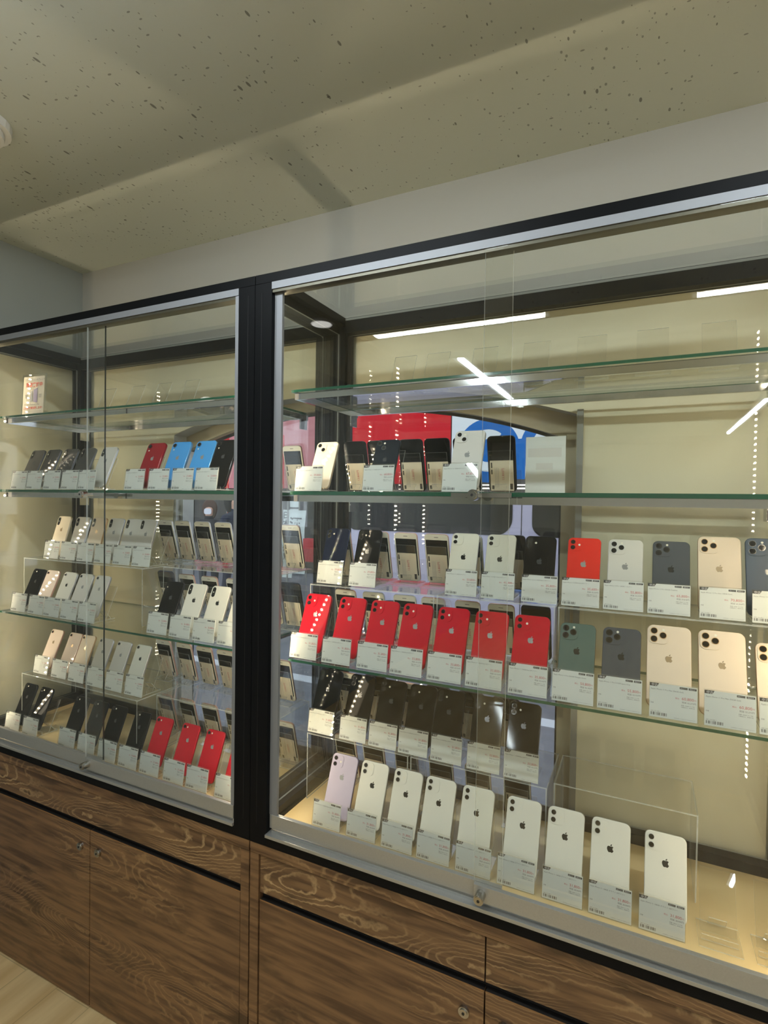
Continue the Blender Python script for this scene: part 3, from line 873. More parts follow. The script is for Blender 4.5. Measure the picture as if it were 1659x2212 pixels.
def bars_mesh():
    if 'barcode' in TXT: return TXT['barcode']
    bm = bmesh.new(); rnd = random.Random(7); x = 0
    while x < 0.027:
        w = rnd.choice((0.0004, 0.0007, 0.0011)); prism(bm, [(x, 0), (x+w, 0), (x+w, 0.0052), (x, 0.0052)], -0.0001, 0.0)
        x += w+rnd.choice((0.0005, 0.0008, 0.0014))
    fixn(bm); me = bpy.data.meshes.new('barcode'); bm.to_mesh(me); bm.free(); me.materials.append(M['ink_black']); TXT['barcode'] = me
    return me
def poly_mesh(key, pts, mat, d=0.0001):
    def f():
        bm = bmesh.new(); prism(bm, pts, -d, 0); fixn(bm); return bm
    return get_mesh(key, f, [mat])
def price_card(loc, rz, price, title, label, group):
    t = empty('price_card', (0, 0, 0), label=label, cat='price card', group=group)
    c = math.radians(CARD_LEAN)
    t.matrix_world = Matrix.Translation(loc) @ Matrix.Rotation(rz, 4, 'Z') @ Matrix.Translation((0, 0.0002, 0.0016)) @ Matrix.Rotation(-c, 4, 'X')
    linkmesh('card_sheet', get_mesh(('card_sheet',), lambda: _card(), ['paper']), t)
    yf = -0.00021
    tg = linkmesh('condition_tag', poly_mesh(('condition_tag',), [(-0.039, 0.0555), (-0.0265, 0.0555), (-0.0235, 0.0615), (-0.039, 0.0615)], 'ink_black'), t, (0, yf, 0))
    textobj('lettering', '中古', 0.0054, 'ink_white', tg, (-0.0362, -0.0002, 0.0563))
    for a in (0.0105, 0.0250):
        bd = linkmesh('badge', poly_mesh(('badge',), [(0, 0), (0.0125, 0), (0.0125, 0.0036), (0, 0.0036)], 'ink_black'), t, (a, yf, 0.0560))
        textobj('lettering', 'SIMフリー' if a < 0.02 else '保証付き', 0.0024, 'ink_white', bd, (0.0012, -0.0002, 0.0009))
    textobj('title_line', title, 0.0034, 'ink_grey', t, (-0.037, yf, 0.0495))
    textobj('price_line', '税込', 0.0034, 'ink_red', t, (0.0035, yf, 0.0375))
    textobj('price_line', price, 0.0072, 'ink_red', t, (0.0335, yf, 0.0370), align='RIGHT')
    textobj('price_line', '円', 0.0034, 'ink_red', t, (0.0338, yf, 0.0375))
    v = int(round(int(price.replace(',', ''))/1.1))
    textobj('net_price_line', '税抜 %s円' % format(v, ','), 0.0038, 'ink_grey', t, (0.037, yf, 0.0315), align='RIGHT')
    textobj('detail_line', '容量 128GB ランクB', 0.0024, 'ink_grey', t, (0.013, yf, 0.0265))
    textobj('detail_line', '付属品なし 本体のみ', 0.0024, 'ink_grey', t, (0.013, yf, 0.0235))
    textobj('detail_line', '型番', 0.0026, 'ink_grey', t, (-0.037, yf, 0.0245))
    linkmesh('barcode', bars_mesh(), t, (-0.0365, yf, 0.0035))
    textobj('code_line', '2400 1163 0482 7', 0.0022, 'ink_grey', t, (-0.0365, yf, 0.0098))
    textobj('footer_line', '※店頭価格につき変更となる場合があります', 0.0018, 'ink_light', t, (0.037, yf, 0.0025), align='RIGHT')
    return t
def _card():
    bm = bmesh.new(); bx(bm, (-0.039, -0.0002, 0.0), (0.039, 0.0002, 0.0615)); return bm

ORD = ['first', 'second', 'third', 'fourth', 'fifth', 'sixth', 'seventh', 'eighth', 'ninth', 'tenth', 'eleventh', 'twelfth', 'thirteenth']
CNAME = {'red': 'bright red', 'coral': 'orange-red', 'darkred': 'dark red', 'white': 'white', 'starlight': 'cream', 'silver': 'silver', 'gold': 'gold',
         'pinkgold': 'pale pink', 'purple': 'lilac', 'black': 'black', 'grey': 'dark grey', 'navy': 'navy blue', 'midnight': 'blue-black',
         'graphite': 'graphite grey', 'green': 'dark green', 'blue': 'sky blue', 'pacific': 'slate blue'}
LNAME = {'dual': 'two-lens', 'diag': 'diagonal-lens', 'triple': 'three-lens', 'pill': 'twin-lens', 'single': 'single-lens', 'small': 'single-lens'}
def place_front(xl, xp, y, z, model, colr, price, title, n, where, lean=LEAN, has_card=True, has_phone=True):
    # phone's own x may differ a little from its card's
    if has_phone:
        cam_ = MODELS[model][4]
        t = empty('smartphone', (0, 0, 0), label='%s %s phone, %s from left %s' % (CNAME[colr], LNAME[cam_], ORD[n], where), cat='phone', group='phones '+where)
        th = MODELS[model][2]
        L = math.radians(lean)
        t.matrix_world = Matrix.Translation((xp, y+0.0300+th/2+0.0015, z+0.0062+0.0015)) @ Matrix.Rotation(-L, 4, 'X') @ Matrix.Translation((0, 0, 0.0))
        phone_kit(t, model, colr)
    stand((xp if not has_card else xl, y, z), 0, 'clear acrylic stand, %s from left %s' % (ORD[n], where), 'clear phone stands '+where)
    if has_card:
        price_card((xl, y, z), 0, price, title, 'white price card reading %s, %s from left %s' % (price, ORD[n], where), 'price cards '+where)
def place_rear(x, y, z, model, colr, bezel, n, where, paper=True):
    desc = 'white bezelled' if bezel == 'back_white' else 'all black'
    t = empty('smartphone', (0, 0, 0), label='%s phone facing the street, %s from left, rear row %s' % (desc, ORD[n], where), cat='phone', group='rear phones '+where)
    th = MODELS[model][2]; L = math.radians(RLEAN)
    t.matrix_world = Matrix.Translation((x, y-0.0300-th/2-0.0015, z+0.0077)) @ Matrix.Rotation(L, 4, 'X')
    phone_front_kit(t, model, colr, bezel, paper)
    stand((x, y, z), PI, 'clear stand, %s from left, rear row %s' % (ORD[n], where), 'rear clear stands '+where, holder=True)

# ------------------------------------------------------------------ clear risers
def riser(x0, x1, y0, y1, z0, z1, label):
    t = empty('acrylic_riser', ((x0+x1)/2, (y0+y1)/2, z0), label=label, cat='riser', group='clear acrylic risers')
    hx, hy, h = (x1-x0)/2, (y1-y0)/2, z1-z0
    m = ['acrylic', 'acrylic_edge']
    boxobj('top_plate', (-hx, -hy, h-0.003), (hx, hy, h), m, t, edge=True)
    boxobj('side_plate', (-hx, -hy, 0.0003), (-hx+0.003, hy, h-0.0031), m, t, edge=True)
    boxobj('side_plate', (hx-0.003, -hy, 0.0003), (hx, hy, h-0.0031), m, t, edge=True)
FZ = 0.7187
S1z, S2z, S3z = SH
R2z, F2z = 1.307, 0.900
L2z, L4z = 1.316, 0.905
riser(0.062, 0.418, 0.165, 0.355, S3z, R2z, 'clear riser on lower glass shelf at the left end of the right case')
riser(0.424, 0.700, 0.165, 0.355, S3z, R2z, 'clear riser behind the red phones, middle of the right case shelf')
riser(0.706, 1.115, 0.165, 0.355, S3z, R2z, 'clear riser on lower glass shelf at the right end of the right case')
riser(0.056, 0.355, 0.168, 0.355, FZ, F2z, 'clear riser on right case floor behind the lilac phone')
riser(0.361, 0.690, 0.168, 0.355, FZ, F2z, 'clear riser on right case floor behind the middle white phones')
riser(0.700, 0.985, 0.200, 0.355, FZ, F2z, 'empty clear riser on right case floor before the cream wall')
riser(-1.100, -0.510, 0.110, 0.355, S3z, L2z, 'clear riser on lower shelf at the left end of the left case')
riser(-0.500, -0.075, 0.180, 0.355, S3z, L2z, 'clear riser on lower shelf at the right end of the left case')
riser(-1.110, -0.530, 0.110, 0.355, FZ, L4z, 'clear riser on left case floor beside the left wall')
riser(-0.520, -0.060, 0.175, 0.355, FZ, L4z, 'clear riser on left case floor beside the black centre posts')

# ------------------------------------------------------------------ phones in the right case
W_F = 'on right case floor'
lx = [0.176, 0.273, 0.367, 0.457, 0.55, 0.643, 0.737, 0.827, 0.918]
px = [0.181, 0.269, 0.361, 0.446, 0.538, 0.643, 0.733, 0.823, 0.925]
cs = ['purple'] + ['white']*8
for i in range(9):
    ti = 'Apple iPhone 11 128GB %s SIMフリー' % ('Purple' if i == 0 else 'ホワイト')
    place_front(lx[i], px[i], 0.073, FZ, 'm11', cs[i], '31,800', ti, i, W_F)
W_3 = 'in right case lower-shelf front row'
lx = [0.115, 0.209, 0.306, 0.392, 0.483, 0.571, 0.663, 0.751, 0.836, 0.927, 1.016, 1.099]
px = [0.107, 0.209, 0.3, 0.387, 0.477, 0.567, 0.656, 0.751, 0.836, 0.921, 1.01, 1.099]
md = ['m11']*7+['m11pro']*2+['m11max']*2+['m11pro']
cs = ['red']*7+['green', 'graphite', 'gold', 'gold', 'gold']
pr = ['31,800', '31,800', '31,800', '33,800', '33,800', '33,800', '35,800', '50,800', '55,800', '60,800', '60,800', '52,800']
tt = ['Apple iPhone 11 64GB Red SIMフリー']*3+['Apple iPhone 11 128GB Red SIMフリー']*4+['Apple iPhone 11 Pro 256GB Midnight Green', 'Apple iPhone 11 Pro 512GB Space Gray', 'Apple iPhone 11 Pro Max 256GB Gold', 'Apple iPhone 11 Pro Max 256GB Gold', 'Apple iPhone 11 Pro 256GB Gold']
for i in range(12): place_front(lx[i], px[i], 0.053, S3z, md[i], cs[i], pr[i], tt[i], i, W_3)
W_2 = 'on right case upper riser'
lx = [0.11, 0.209, 0.477, 0.566, 0.661, 0.749, 0.835, 0.921, 1.015, 1.104]
px = [0.092, 0.194, 0.465, 0.557, 0.651, 0.749, 0.836, 0.926, 1.015, 1.100]
md = ['m12mini', 'm12mini', 'm12', 'm12mini', 'm12mini', 'm12mini', 'm12pro', 'm12pro', 'm12max', 'm12max']
md = ['m12', 'm12', 'm12', 'm12', 'm12', 'm12', 'm12pro', 'm12pro', 'm12max', 'm12max']
cs = ['navy', 'black', 'white', 'white', 'black', 'coral', 'silver', 'graphite', 'gold', 'pacific']
pr = ['29,800', '29,800', '53,800', '41,800', '35,800', '35,600', '55,800', '65,800', '70,800', '70,800']
tt = ['Apple iPhone 12 mini 64GB Blue SIMフリー', 'Apple iPhone 12 mini 64GB Black', 'Apple iPhone 12 128GB ホワイト', 'Apple iPhone 12 64GB White SIMフリー', 'Apple iPhone 12 mini 64GB Black SIMフリー', 'Apple iPhone 12 64GB Red SIMフリー', 'Apple iPhone 12 Pro 128GB シルバー', 'Apple iPhone 12 Pro 256GB Graphite', 'Apple iPhone 12 Pro Max 128GB Gold', 'Apple iPhone 12 Pro Max 128GB']
for i in range(10): place_front(lx[i], px[i], 0.183, R2z, md[i], cs[i], pr[i], tt[i], i, W_2, lean=19)
W_1 = 'on right case middle shelf'
for i, (a, b, m, c, p) in enumerate([(0.123, 0.130, 'm13mini', 'starlight', '59,800'), (0.314, 0.303, 'm13mini', 'midnight', '68,800'), (0.51, 0.508, 'm13', 'silver', '67,800')]):
    place_front(a, b, 0.055, S2z, m, c, p, 'Apple iPhone 13 128GB SIMフリー', i, W_1)
W_F2 = 'on right case low riser'
lx = [0.093, 0.192, 0.279, 0.363, 0.45, 0.542, 0.63]
px = [0.075, 0.178, 0.272, 0.358, 0.434, 0.533, 0.622]
pr = ['31,800', '31,800', '31,800', '31,800', '31,800', '33,800', '33,800']
for i in range(7): place_front(lx[i], px[i], 0.174, F2z, 'm11', 'black', pr[i], 'Apple iPhone 11 64GB Black SIMフリー', i, W_F2)
for i, x in enumerate((1.015, 1.105)):
    stand((x, 0.07, FZ), 0, 'empty clear stand on right case floor, %s of the two beside the last white phone' % ('nearer' if i == 0 else 'farther'), 'empty stands on the floor', holder=False)

# ------------------------------------------------------------------ phones in the left case
W = 'on left case middle shelf'
lx = [-1.035, -0.952, -0.862, -0.773, -0.692, -0.481, -0.384, -0.292, -0.204, -0.101]
px = [-1.059, -0.973, -0.881, -0.794, -0.691, -0.484, -0.38, -0.283, -0.205, -0.11]
px[5:9] = [-0.484, -0.38, -0.283, -0.205]
seq = [(lx[i], px[i], 'mX', 'grey') for i in range(4)] + [(lx[4], px[4], 'mX', 'silver'), (lx[5], px[5], 'mXR', 'darkred'), (lx[6], px[6], 'mXR', 'blue'), (lx[7], px[7], 'mXR', 'blue'), (lx[8], px[8], 'mXR', 'black')]
for i, (a, b, m, c) in enumerate(seq):
    place_front(a, b, 0.05, S2z, m, c, ['23,800', '24,800', '25,800', '25,800', '26,800', '22,800', '22,800', '23,800', '23,800'][i], 'Apple iPhone %s 64GB SIMフリー' % ('XR' if m == 'mXR' else 'X'), i, W)
W = 'on left case upper riser'
lx = [-0.984, -0.896, -0.809, -0.722, -0.633, -0.545]; px = [-1.022, -0.92, -0.835, -0.749, -0.667, -0.598]
for i in range(6): place_front(lx[i], px[i]+0.008, 0.13, L2z, 'mX', ['starlight', 'silver', 'gold', 'silver', 'silver', 'silver'][i], '25,800', 'Apple iPhone XS 64GB SIMフリー', i, W, lean=17)
W = 'in left case lower-shelf front row'
lx = [-1.048, -0.954, -0.873, -0.786, -0.7, -0.393, -0.305, -0.217, -0.127]
px = [-1.061, -0.985, -0.892, -0.810, -0.728, -0.410, -0.317, -0.227, -0.14]
md = ['m8']*5+['mX', 'mX', 'mX', 'mX']; cs = ['black', 'pinkgold', 'white', 'silver', 'silver', 'black', 'white', 'white', 'white']
for i in range(9): place_front(lx[i], px[i], 0.058, S3z, md[i], cs[i], ['13,800', '14,800', '14,800', '15,800', '15,800', '25,800', '26,800', '26,800', '28,800'][i], 'Apple iPhone %s 64GB SIMフリー' % ('8' if md[i] == 'm8' else 'X'), i, W)
W = 'on left case low riser'
lx = [-1.04, -0.941, -0.851, -0.756, -0.666, -0.574]; px = [-1.070, -0.965, -0.895, -0.805, -0.715, -0.622]
for i in range(6): place_front(lx[i], px[i], 0.13, L4z, 'm8', ['pinkgold', 'pinkgold', 'gold', 'silver', 'silver', 'white'][i], '16,800', 'Apple iPhone 8 64GB SIMフリー', i, W)
W = 'on left case floor'
lx = [-1.086, -0.988, -0.797, -0.703, -0.607, -0.515, -0.424, -0.327, -0.239, -0.133]; px = [-1.110, -1.02, -0.830, -0.738, -0.650, -0.542, -0.448, -0.339, -0.243, -0.14]
for i in range(10): place_front(lx[i], px[i], 0.060, FZ, 'm8', ['black']*6+['red']*4 and (['black']*6+['red']*4)[i], ['17,800', '17,800', '18,800', '18,800', '19,800', '19,800', '21,800', '21,800', '21,800', '22,800'][i], 'Apple iPhone SE 64GB SIMフリー', i, W)

# ------------------------------------------------------------------ rear rows facing the street
YRR = 0.352
def rear_row(xs, z, where, kinds):
    for i, (x, k) in enumerate(zip(xs, kinds)):
        if k == 'w': place_rear(x, YRR, z, 'm8', 'pinkgold', 'back_white', i, where)
        elif k == 's': place_rear(x, YRR, z, 'm8', 'silver', 'back_white', i, where)
        else: place_rear(x, YRR, z, 'mX', 'black', 'screen_black', i, where)
rear_row([0.13, 0.205, 0.300, 0.375, 0.455, 0.545], S2z, 'on right case middle shelf', 'bbbbbb')
rear_row([0.085, 0.205, 0.290, 0.378, 0.468, 0.575], R2z, 'on right case upper riser', 'wwwwsb')
rear_row([0.105, 0.195, 0.290, 0.372, 0.466, 0.553, 0.638], S3z, 'on right case lower shelf', 'wsswwwb')
rear_row([0.115, 0.205, 0.30, 0.39, 0.48, 0.57], F2z, 'on right case low riser', 'wbwbbb')
rear_row([0.11, 0.20, 0.30, 0.40, 0.50, 0.60], FZ, 'on right case floor', 'wwwwww')
rear_row([-0.175, -0.085], S2z, 'on left case middle shelf', 'ww')
rear_row([-0.605, -0.525, -0.438, -0.350, -0.175, -0.088], L2z, 'on left case upper riser', 'ssssww')
rear_row([-0.600, -0.505, -0.405, -0.30, -0.165, -0.085], S3z, 'on left case lower shelf', 'bwwwsb')
rear_row([-0.610, -0.515, -0.425, -0.337, -0.200, -0.115], L4z, 'on left case low riser', 'wwwwww')
rear_row([-0.60, -0.50, -0.40, -0.30, -0.19, -0.10], FZ, 'on left case floor', 'wwwwww')

# ------------------------------------------------------------------ empty stands, signs on the top shelves
for i, x in enumerate((0.31, 0.40, 0.52, 0.64, 0.76, 0.88, 1.0)):
    stand((x, 0.13, S1z), 0, "empty clear stand, %s from left on right case's top shelf" % ORD[i], 'empty stands on the top shelf of the right case', holder=False)
for i, x in enumerate((-0.80, -0.66, -0.54, -0.42, -0.20)):
    stand((x, 0.13, S1z), 0, "empty clear stand, %s from left on left case's top shelf" % ORD[i], 'empty stands on the top shelf of the left case', holder=False)
bm = bmesh.new()
prof = [(0.0, 0.0), (0.022, 0.0), (0.024, 0.004), (0.021, 0.012), (0.012, 0.018), (0.0, 0.02)]
bmv = []
for k, (r_, z_) in enumerate(prof[1:-1]):
    bmv.append([bm.verts.new((r_*math.cos(2*PI*i/20), r_*math.sin(2*PI*i/20), z_)) for i in range(20)])
bm.faces.new(bmv[0][::-1]); bm.faces.new(bmv[-1])
for a, b in zip(bmv[:-1], bmv[1:]):
    for i in range(20): bm.faces.new((a[i], a[(i+1) % 20], b[(i+1) % 20], b[i]))
fixn(bm)
o = mkobj('tape_roll', bm, 'fixture_white', smooth=True, loc=(-0.262, 0.115, S1z+0.0005)); o.name = 'white_puck'
tag(o, "small round white puck on the left case's top shelf beside an empty stand", 'puck')

# printed buy-back notice in a clear holder, top shelf of the left case
t = empty('buy_back_notice', (-1.035, 0.10, S1z), (math.radians(-3), 0, math.radians(4)), label="cream notice with red lettering and a phone picture on left case's top shelf", cat='notice')
boxobj('clear_holder', (-0.056, -0.0022, 0.0008), (0.060, -0.0012, 0.150), ['acrylic', 'acrylic_edge'], t, edge=True)
boxobj('holder_foot', (-0.056, -0.001, 0.0006), (0.060, 0.045, 0.0026), ['acrylic', 'acrylic_edge'], t, edge=True)
sh = boxobj('printed_sheet', (-0.053, -0.001, 0.003), (0.050, -0.0004, 0.143), 'paper_cream', t)
textobj('headline', 'スマートフォンタブレット', 0.0083, 'ink_grey', t, (-0.046, -0.0025, 0.128))
textobj('headline', '買取実施中', 0.0165, 'ink_orange', t, (-0.039, -0.0025, 0.108), bold=0.0004)
linkmesh('phone_picture', poly_mesh(('phonepic',), [(0.000, 0.055), (0.019, 0.051), (0.019, 0.102), (0.000, 0.097)], 'ink_purple'), t, (0, -0.0025, 0))
linkmesh('phone_picture', poly_mesh(('phonepic2',), [(-0.014, 0.054), (-0.006, 0.056), (-0.006, 0.092), (-0.014, 0.092)], 'ink_light'), t, (0, -0.0025, 0))
for x in (-0.040, 0.026):
    textobj('side_note', '高額\n買取', 0.007, 'ink_grey', t, (x, -0.0025, 0.075))
textobj('body_line', 'iPhone・Android・iPad', 0.0075, 'ink_grey', t, (-0.043, -0.0025, 0.043))
textobj('body_line', 'この場で買取致します!', 0.0092, 'ink_orange', t, (-0.048, -0.0025, 0.030), bold=0.0002)
for k in range(3):
    linkmesh('small_print', poly_mesh(('sp',), [(-0.045, 0), (0.042, 0), (0.042, 0.0008), (-0.045, 0.0008)], 'ink_light'), t, (0, -0.0025, 0.022-k*0.005))

# white notice seen from behind, middle shelf of the right case
t = empty('white_notice', (0.650, 0.305, S2z), (0, 0, 0), label="blank back of a white notice standing on right case's middle shelf by the window", cat='notice')
boxobj('clear_holder', (-0.0495, -0.0022, 0.0008), (0.0495, -0.0010, 0.147), ['acrylic', 'acrylic_edge'], t, edge=True)
boxobj('holder_foot', (-0.0495, -0.001, 0.0006), (0.0495, 0.035, 0.0026), ['acrylic', 'acrylic_edge'], t, edge=True)
boxobj('sheet', (-0.0475, -0.0009, 0.003), (0.0475, -0.0004, 0.143), 'paper', t)
linkmesh('show_through', poly_mesh(('st1',), [(-0.042, 0.093), (0.038, 0.093), (0.038, 0.115), (-0.042, 0.115)], 'faint_ink'), t, (0, -0.00095, 0))
linkmesh('show_through', poly_mesh(('st2',), [(-0.022, 0.062), (0.018, 0.062), (0.018, 0.078), (-0.022, 0.078)], 'faint_ink'), t, (0, -0.00095, 0))
# slip of paper propped near the first phones of the low riser
# ------------------------------------------------------------------ the street outside
struct(boxobj('ground', (-16, YB+0.12, -0.2), (10, 14, -0.1), 'asphalt'))
o = boxobj('road_marking', (-6, 3.02, -0.0998), (2.5, 3.17, -0.098), 'road_line'); tag(o, 'pale painted line across the bluish asphalt outside', 'road marking')
o['kind'] = 'structure'; del o['category']; del o['label']; o.name = 'trim_4'

# van
v = empty('minivan', (-0.25, 4.7, -0.1), label='lavender boxy van with dark windows parked right outside the window', cat='van')
def side_profile():
    return [(-1.85, 0.30), (-1.78, 0.22), (1.95, 0.22), (2.05, 0.40), (2.0, 0.95), (1.75, 1.05), (1.45, 1.62), (1.30, 1.70), (-1.65, 1.71), (-1.80, 1.62), (-1.88, 0.9)]
bm = bmesh.new(); prism(bm, side_profile(), -0.70, 0.80); fixn(bm)
es = [e for e in bm.edges if len(e.link_faces) == 2]
bmesh.ops.bevel(bm, geom=es, offset=0.035, segments=3, affect='EDGES', profile=0.5)
mkobj('body', bm, 'van_paint', v)
def window(x0, x1, z0, z1, rbl, rbr):
    pts = []
    for (cx, cz, r, a0) in ((x1, z1, 0.05, 0), (x0, z1, 0.05, 90), (x0, z0, rbl, 180), (x1, z0, rbr, 270)):
        sx = -1 if cx == x1 else 1; sz = -1 if cz == z1 else 1
        for i in range(7):
            a = math.radians(a0+15*i); pts.append((cx+sx*r+r*math.cos(a), cz+sz*r+r*math.sin(a)))
    return pts
for k, (a, b, r1, r2_) in enumerate(((-1.70, 0.02, 0.06, 0.16), (0.20, 1.25, 0.12, 0.10))):
    bm = bmesh.new(); prism(bm, window(a, b, 1.33, 1.66, r1, r2_), -0.706, -0.702); fixn(bm); mkobj('side_window', bm, 'van_glass', v)
bm = bmesh.new(); bx(bm, (0.10, -0.703, 0.25), (0.107, -0.7008, 1.62)); mkobj('door_seam', bm, 'rubber', v)
bm = bmesh.new(); prism(bm, rrect(0.17, 0.13, 0.03, 4, 0.19, 1.04), -0.715, -0.7005); fixn(bm); mkobj('door_handle', bm, 'rubber', v)
for x in (-1.2, 1.35):
    for yy in (-0.68, 0.62):
        bm = bmesh.new(); cyl(bm, (x, 0.31), 0.31, yy-0.03, yy+0.15, 28); cyl(bm, (x, 0.31), 0.19, yy-0.04, yy-0.03, 20, mi=1); fixn(bm)
        mkobj('wheel', bm, ['rubber', 'lens_ring'], v)

# building across the street with lit signs
b = empty('arcade_building', (-2, 9.5, -0.1), label='shop front across the street with red and blue-white lit signs', cat='building')
ox, oy, oz = -2, 9.5, -0.1
def BB(name, lo, hi, mat, par=b):
    return boxobj(name, (lo[0]-ox, lo[1]-oy, lo[2]-oz), (hi[0]-ox, hi[1]-oy, hi[2]-oz), mat, par)
BB('facade', (-13, 9.2, -0.1), (6, 9.8, 6), 'facade_grey')
BB('red_sign', (-4.75, 9.02, 1.90), (-3.56, 9.1, 4.2), 'sign_red'); BB('red_sign', (-3.54, 9.02, 1.90), (-2.57, 9.1, 4.2), 'sign_red')
ws = BB('white_sign', (-2.52, 9.02, 2.02), (1.2, 9.1, 4.2), 'sign_white')
def ring_letter(cx, cz, r, name='sign_disc'):
    bm = bmesh.new(); cyl(bm, (cx-ox, cz-oz), r, 8.99-oy, 9.0-oy, 48); fixn(bm); d = mkobj(name, bm, 'sign_blue', b)
    bm = bmesh.new()   # a white G on the disc
    R0, R1 = r*0.36, r*0.66; n = 30; V = []
    for i in range(n+1):
        a = math.radians(50+275*i/n)
        V.append((bm.verts.new((cx-ox+R0*math.cos(a), 8.985-oy, cz-oz+R0*math.sin(a))), bm.verts.new((cx-ox+R1*math.cos(a), 8.985-oy, cz-oz+R1*math.sin(a)))))
    for p, q in zip(V[:-1], V[1:]): bm.faces.new((p[0], p[1], q[1], q[0]))
    def rect(x0, x1, z0, z1):
        bm.faces.new([bm.verts.new((x-ox, 8.985-oy, z-oz)) for x, z in ((x0, z0), (x1, z0), (x1, z1), (x0, z1))])
    rect(cx+0.02, cx+R1*0.98, cz-r*0.12, cz+r*0.13); rect(cx+R0*1.0, cx+R1*0.98, cz-R1*0.62, cz)
    mkobj('lettering', bm, 'sign_white', d)
ring_letter(-1.80, 2.52, 0.60); ring_letter(-0.60, 2.55, 0.60)
BB('sign_stem', (-1.37, 8.985, 1.98), (-1.10, 8.995, 2.72), 'sign_blue')
BB('light_strip', (-2.5, 9.0, 1.865), (1.0, 9.08, 1.885), 'sign_strip'); BB('light_strip', (-2.5, 9.0, 1.80), (1.0, 9.08, 1.825), 'sign_strip')
BB('light_strip', (-4.7, 9.0, 1.60), (1.0, 9.08, 1.68), 'sign_white')
BB('shop_window', (-9.2, 9.05, 1.80), (-5.55, 9.12, 3.4), 'shop_pink'); BB('window_frame', (-5.54, 9.0, 1.5), (-5.2, 9.12, 3.4), 'shop_frame')
for x in (-8.2, -7.3, -6.6): BB('window_bar', (x, 9.0, 1.8), (x+0.12, 9.05, 3.0), 'sign_red')
BB('shop_window', (-12.5, 9.05, 1.9), (-9.6, 9.12, 2.7), 'sign_white')
bm = bmesh.new()
for k in range(7):
    if k % 2: bx(bm, (-12.3+k*0.35-ox, 8.95-oy, 2.0-oz), (-11.98+k*0.35-ox, 9.0-oy, 2.75-oz))
mkobj('striped_awning', bm, 'banner_purple', b)
# banners
def nobori(x, y, z0, z1, w, text, size, label, cloth='banner_white', ink='ink_black'):
    t = empty('vertical_banner', (x, y, -0.1), label=label, cat='banner', group='tall banners in the street')
    bm = bmesh.new()
    n = 10; 
    for i in range(n):
        za, zb = z0+(z1-z0)*i/n, z0+(z1-z0)*(i+1)/n
        ya, yb_ = 0.02*math.sin(i*0.9), 0.02*math.sin((i+1)*0.9)
        vs = [bm.verts.new(p) for p in ((-w/2, ya, za+0.1), (w/2, ya, za+0.1), (w/2, yb_, zb+0.1), (-w/2, yb_, zb+0.1), (-w/2, ya+0.004, za+0.1), (w/2, ya+0.004, za+0.1), (w/2, yb_+0.004, zb+0.1), (-w/2, yb_+0.004, zb+0.1))]
        for f in ((0, 1, 2, 3), (5, 4, 7, 6), (1, 5, 6, 2), (4, 0, 3, 7)): bm.faces.new([vs[k] for k in f])
    cl = mkobj('banner_cloth', bm, cloth, t)
    bm = bmesh.new(); cyl(bm, (-w/2-0.02, 0), 0.012, 0.0, z1+0.2, 10, axis='z'); fixn(bm); mkobj('pole', bm, 'grey_trim', t)
    for k, ch in enumerate(text):
        textobj('lettering', ch, size, ink, cl, (0, -0.03, z1+0.1-size*1.05*(k+1)), align='CENTER', bold=size*0.02)
    return t
nobori(-3.32, 5.0, 0.55, 1.56, 0.26, '一酒家', 0.20, 'tall white banner with large black characters, seen between the black posts')
nobori(-3.62, 5.2, 0.45, 1.40, 0.16, '日本酒と焼鳥', 0.11, 'narrow white banner with small characters just left of the larger one')
nobori(-4.72, 5.4, 1.05, 1.60, 0.28, '大丁八', 0.17, 'red banner with white strokes beside the masked woman outside', 'banner_red', 'ink_white')

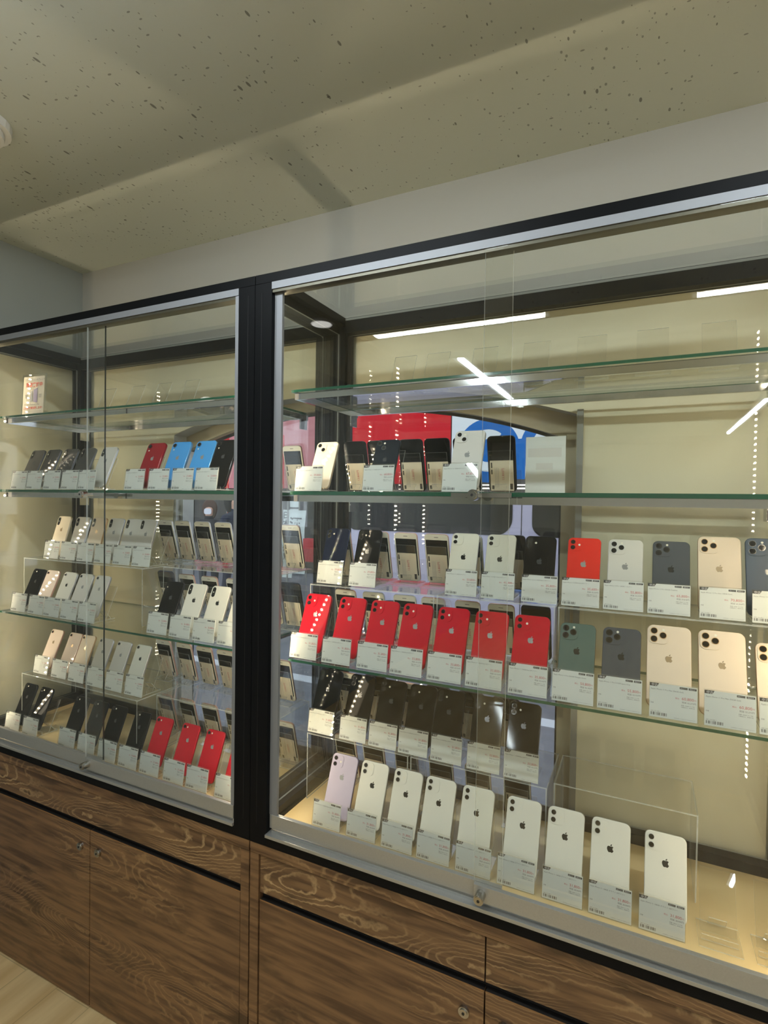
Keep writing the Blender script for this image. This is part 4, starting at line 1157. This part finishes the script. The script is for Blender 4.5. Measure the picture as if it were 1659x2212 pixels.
def person(name, x, y, h, rz, cloth, hair, label, mask=False, bag=False):
    t = empty('person', (x, y, -0.1), (0, 0, rz), label=label, cat='person')
    s = h/1.7
    J = {'pel': (0, 0, 0.95, .13), 'bel': (0, 0, 1.08, .12), 'che': (0, 0.01, 1.28, .14), 'nek': (0, 0, 1.44, .05), 'hd0': (0, -.01, 1.53, .07), 'hd1': (0, -.01, 1.62, .08),
         'lh': (.09, 0, .90, .09), 'lk': (.10, -.03, .50, .06), 'la': (.10, .05, .09, .04), 'lt': (.11, -.10, .04, .035),
         'rh': (-.09, 0, .90, .09), 'rk': (-.10, .02, .50, .06), 'ra': (-.10, .12, .10, .04), 'rtt': (-.11, -.02, .04, .035),
         'ls': (.18, 0, 1.38, .055), 'le': (.24, .03, 1.12, .042), 'lw': (.22, -.10, .92, .03), 'lhd': (.21, -.15, .86, .03),
         'rs': (-.18, 0, 1.38, .055), 're': (-.24, .03, 1.12, .042), 'rw': (-.22, -.10, .92, .03), 'rhd': (-.21, -.15, .86, .03)}
    E = [('pel', 'bel'), ('bel', 'che'), ('che', 'nek'), ('nek', 'hd0'), ('hd0', 'hd1'), ('pel', 'lh'), ('lh', 'lk'), ('lk', 'la'), ('la', 'lt'), ('pel', 'rh'), ('rh', 'rk'), ('rk', 'ra'), ('ra', 'rtt'),
         ('che', 'ls'), ('ls', 'le'), ('le', 'lw'), ('lw', 'lhd'), ('che', 'rs'), ('rs', 're'), ('re', 'rw'), ('rw', 'rhd')]
    ks = list(J); me = bpy.data.meshes.new('body')
    me.from_pydata([tuple(c*s for c in J[k][:3]) for k in ks], [(ks.index(a), ks.index(b_)) for a, b_ in E], [])
    o = bpy.data.objects.new('body', me); COL.objects.link(o)
    mo = o.modifiers.new('skin', 'SKIN')
    if not me.skin_vertices: me.skin_vertices.new()
    for i, k in enumerate(ks):
        me.skin_vertices[0].data[i].radius = (J[k][3]*s, J[k][3]*s*(0.75 if k in ('che', 'bel', 'pel') else 1))
        me.skin_vertices[0].data[i].use_root = (k == 'pel')
    sb = o.modifiers.new('sub', 'SUBSURF'); sb.levels = sb.render_levels = 1
    dg = bpy.context.evaluated_depsgraph_get()
    nm = bpy.data.meshes.new_from_object(o.evaluated_get(dg)); bpy.data.objects.remove(o)
    nm.materials.clear(); nm.materials.append(M[cloth]); nm.materials.append(M['skin'])
    for p in nm.polygons:
        p.use_smooth = True
        if p.center.z > 1.46*s or (p.center.z < 0.90*s and abs(p.center.x) > 0.17*s): p.material_index = 1
    linkmesh('body', nm, t)
    bm = bmesh.new(); bmesh.ops.create_uvsphere(bm, u_segments=18, v_segments=12, radius=0.115*s)
    for v_ in bm.verts:
        v_.co.z *= 1.15
        if v_.co.z < 0: v_.co.z *= 1.5
        if v_.co.y < -0.03*s: v_.co.y = -0.03*s + (v_.co.y+0.03*s)*0.2
    mkobj('hair', bm, hair, t, smooth=True, loc=(0, 0.025*s, 1.60*s))
    if mask:
        bm = bmesh.new(); prism(bm, rrect(0.11*s, 0.09*s, 0.03*s, 4), -0.012, 0.0); fixn(bm); mkobj('face_mask', bm, 'mask_white', t, loc=(0, -0.085*s, 1.545*s))
    if bag:
        bm = bmesh.new(); bx(bm, (-0.14, -0.05, 0.0), (0.14, 0.05, 0.30), bevel=0.01)
        bg = mkobj('carrier_bag', bm, 'banner_red', loc=(x-0.27, y-0.12, 0.74)); tag(bg, 'small red bag held by the dark figure in the street', 'bag')
    return t
person('w', -4.86, 5.0, 1.60, 0.5, 'cloth_dark', 'hair_brown', 'person with brown hair, white face mask and dark coat in the street', mask=True)
person('m', -4.50, 5.1, 1.72, 1.6, 'cloth_navy', 'cloth_dark', 'person in navy jacket walking behind the masked one')
person('k', -2.70, 5.0, 1.62, 2.4, 'cloth_dark', 'cloth_dark', 'person in dark clothes with a red bag, seen between the cases', bag=True)
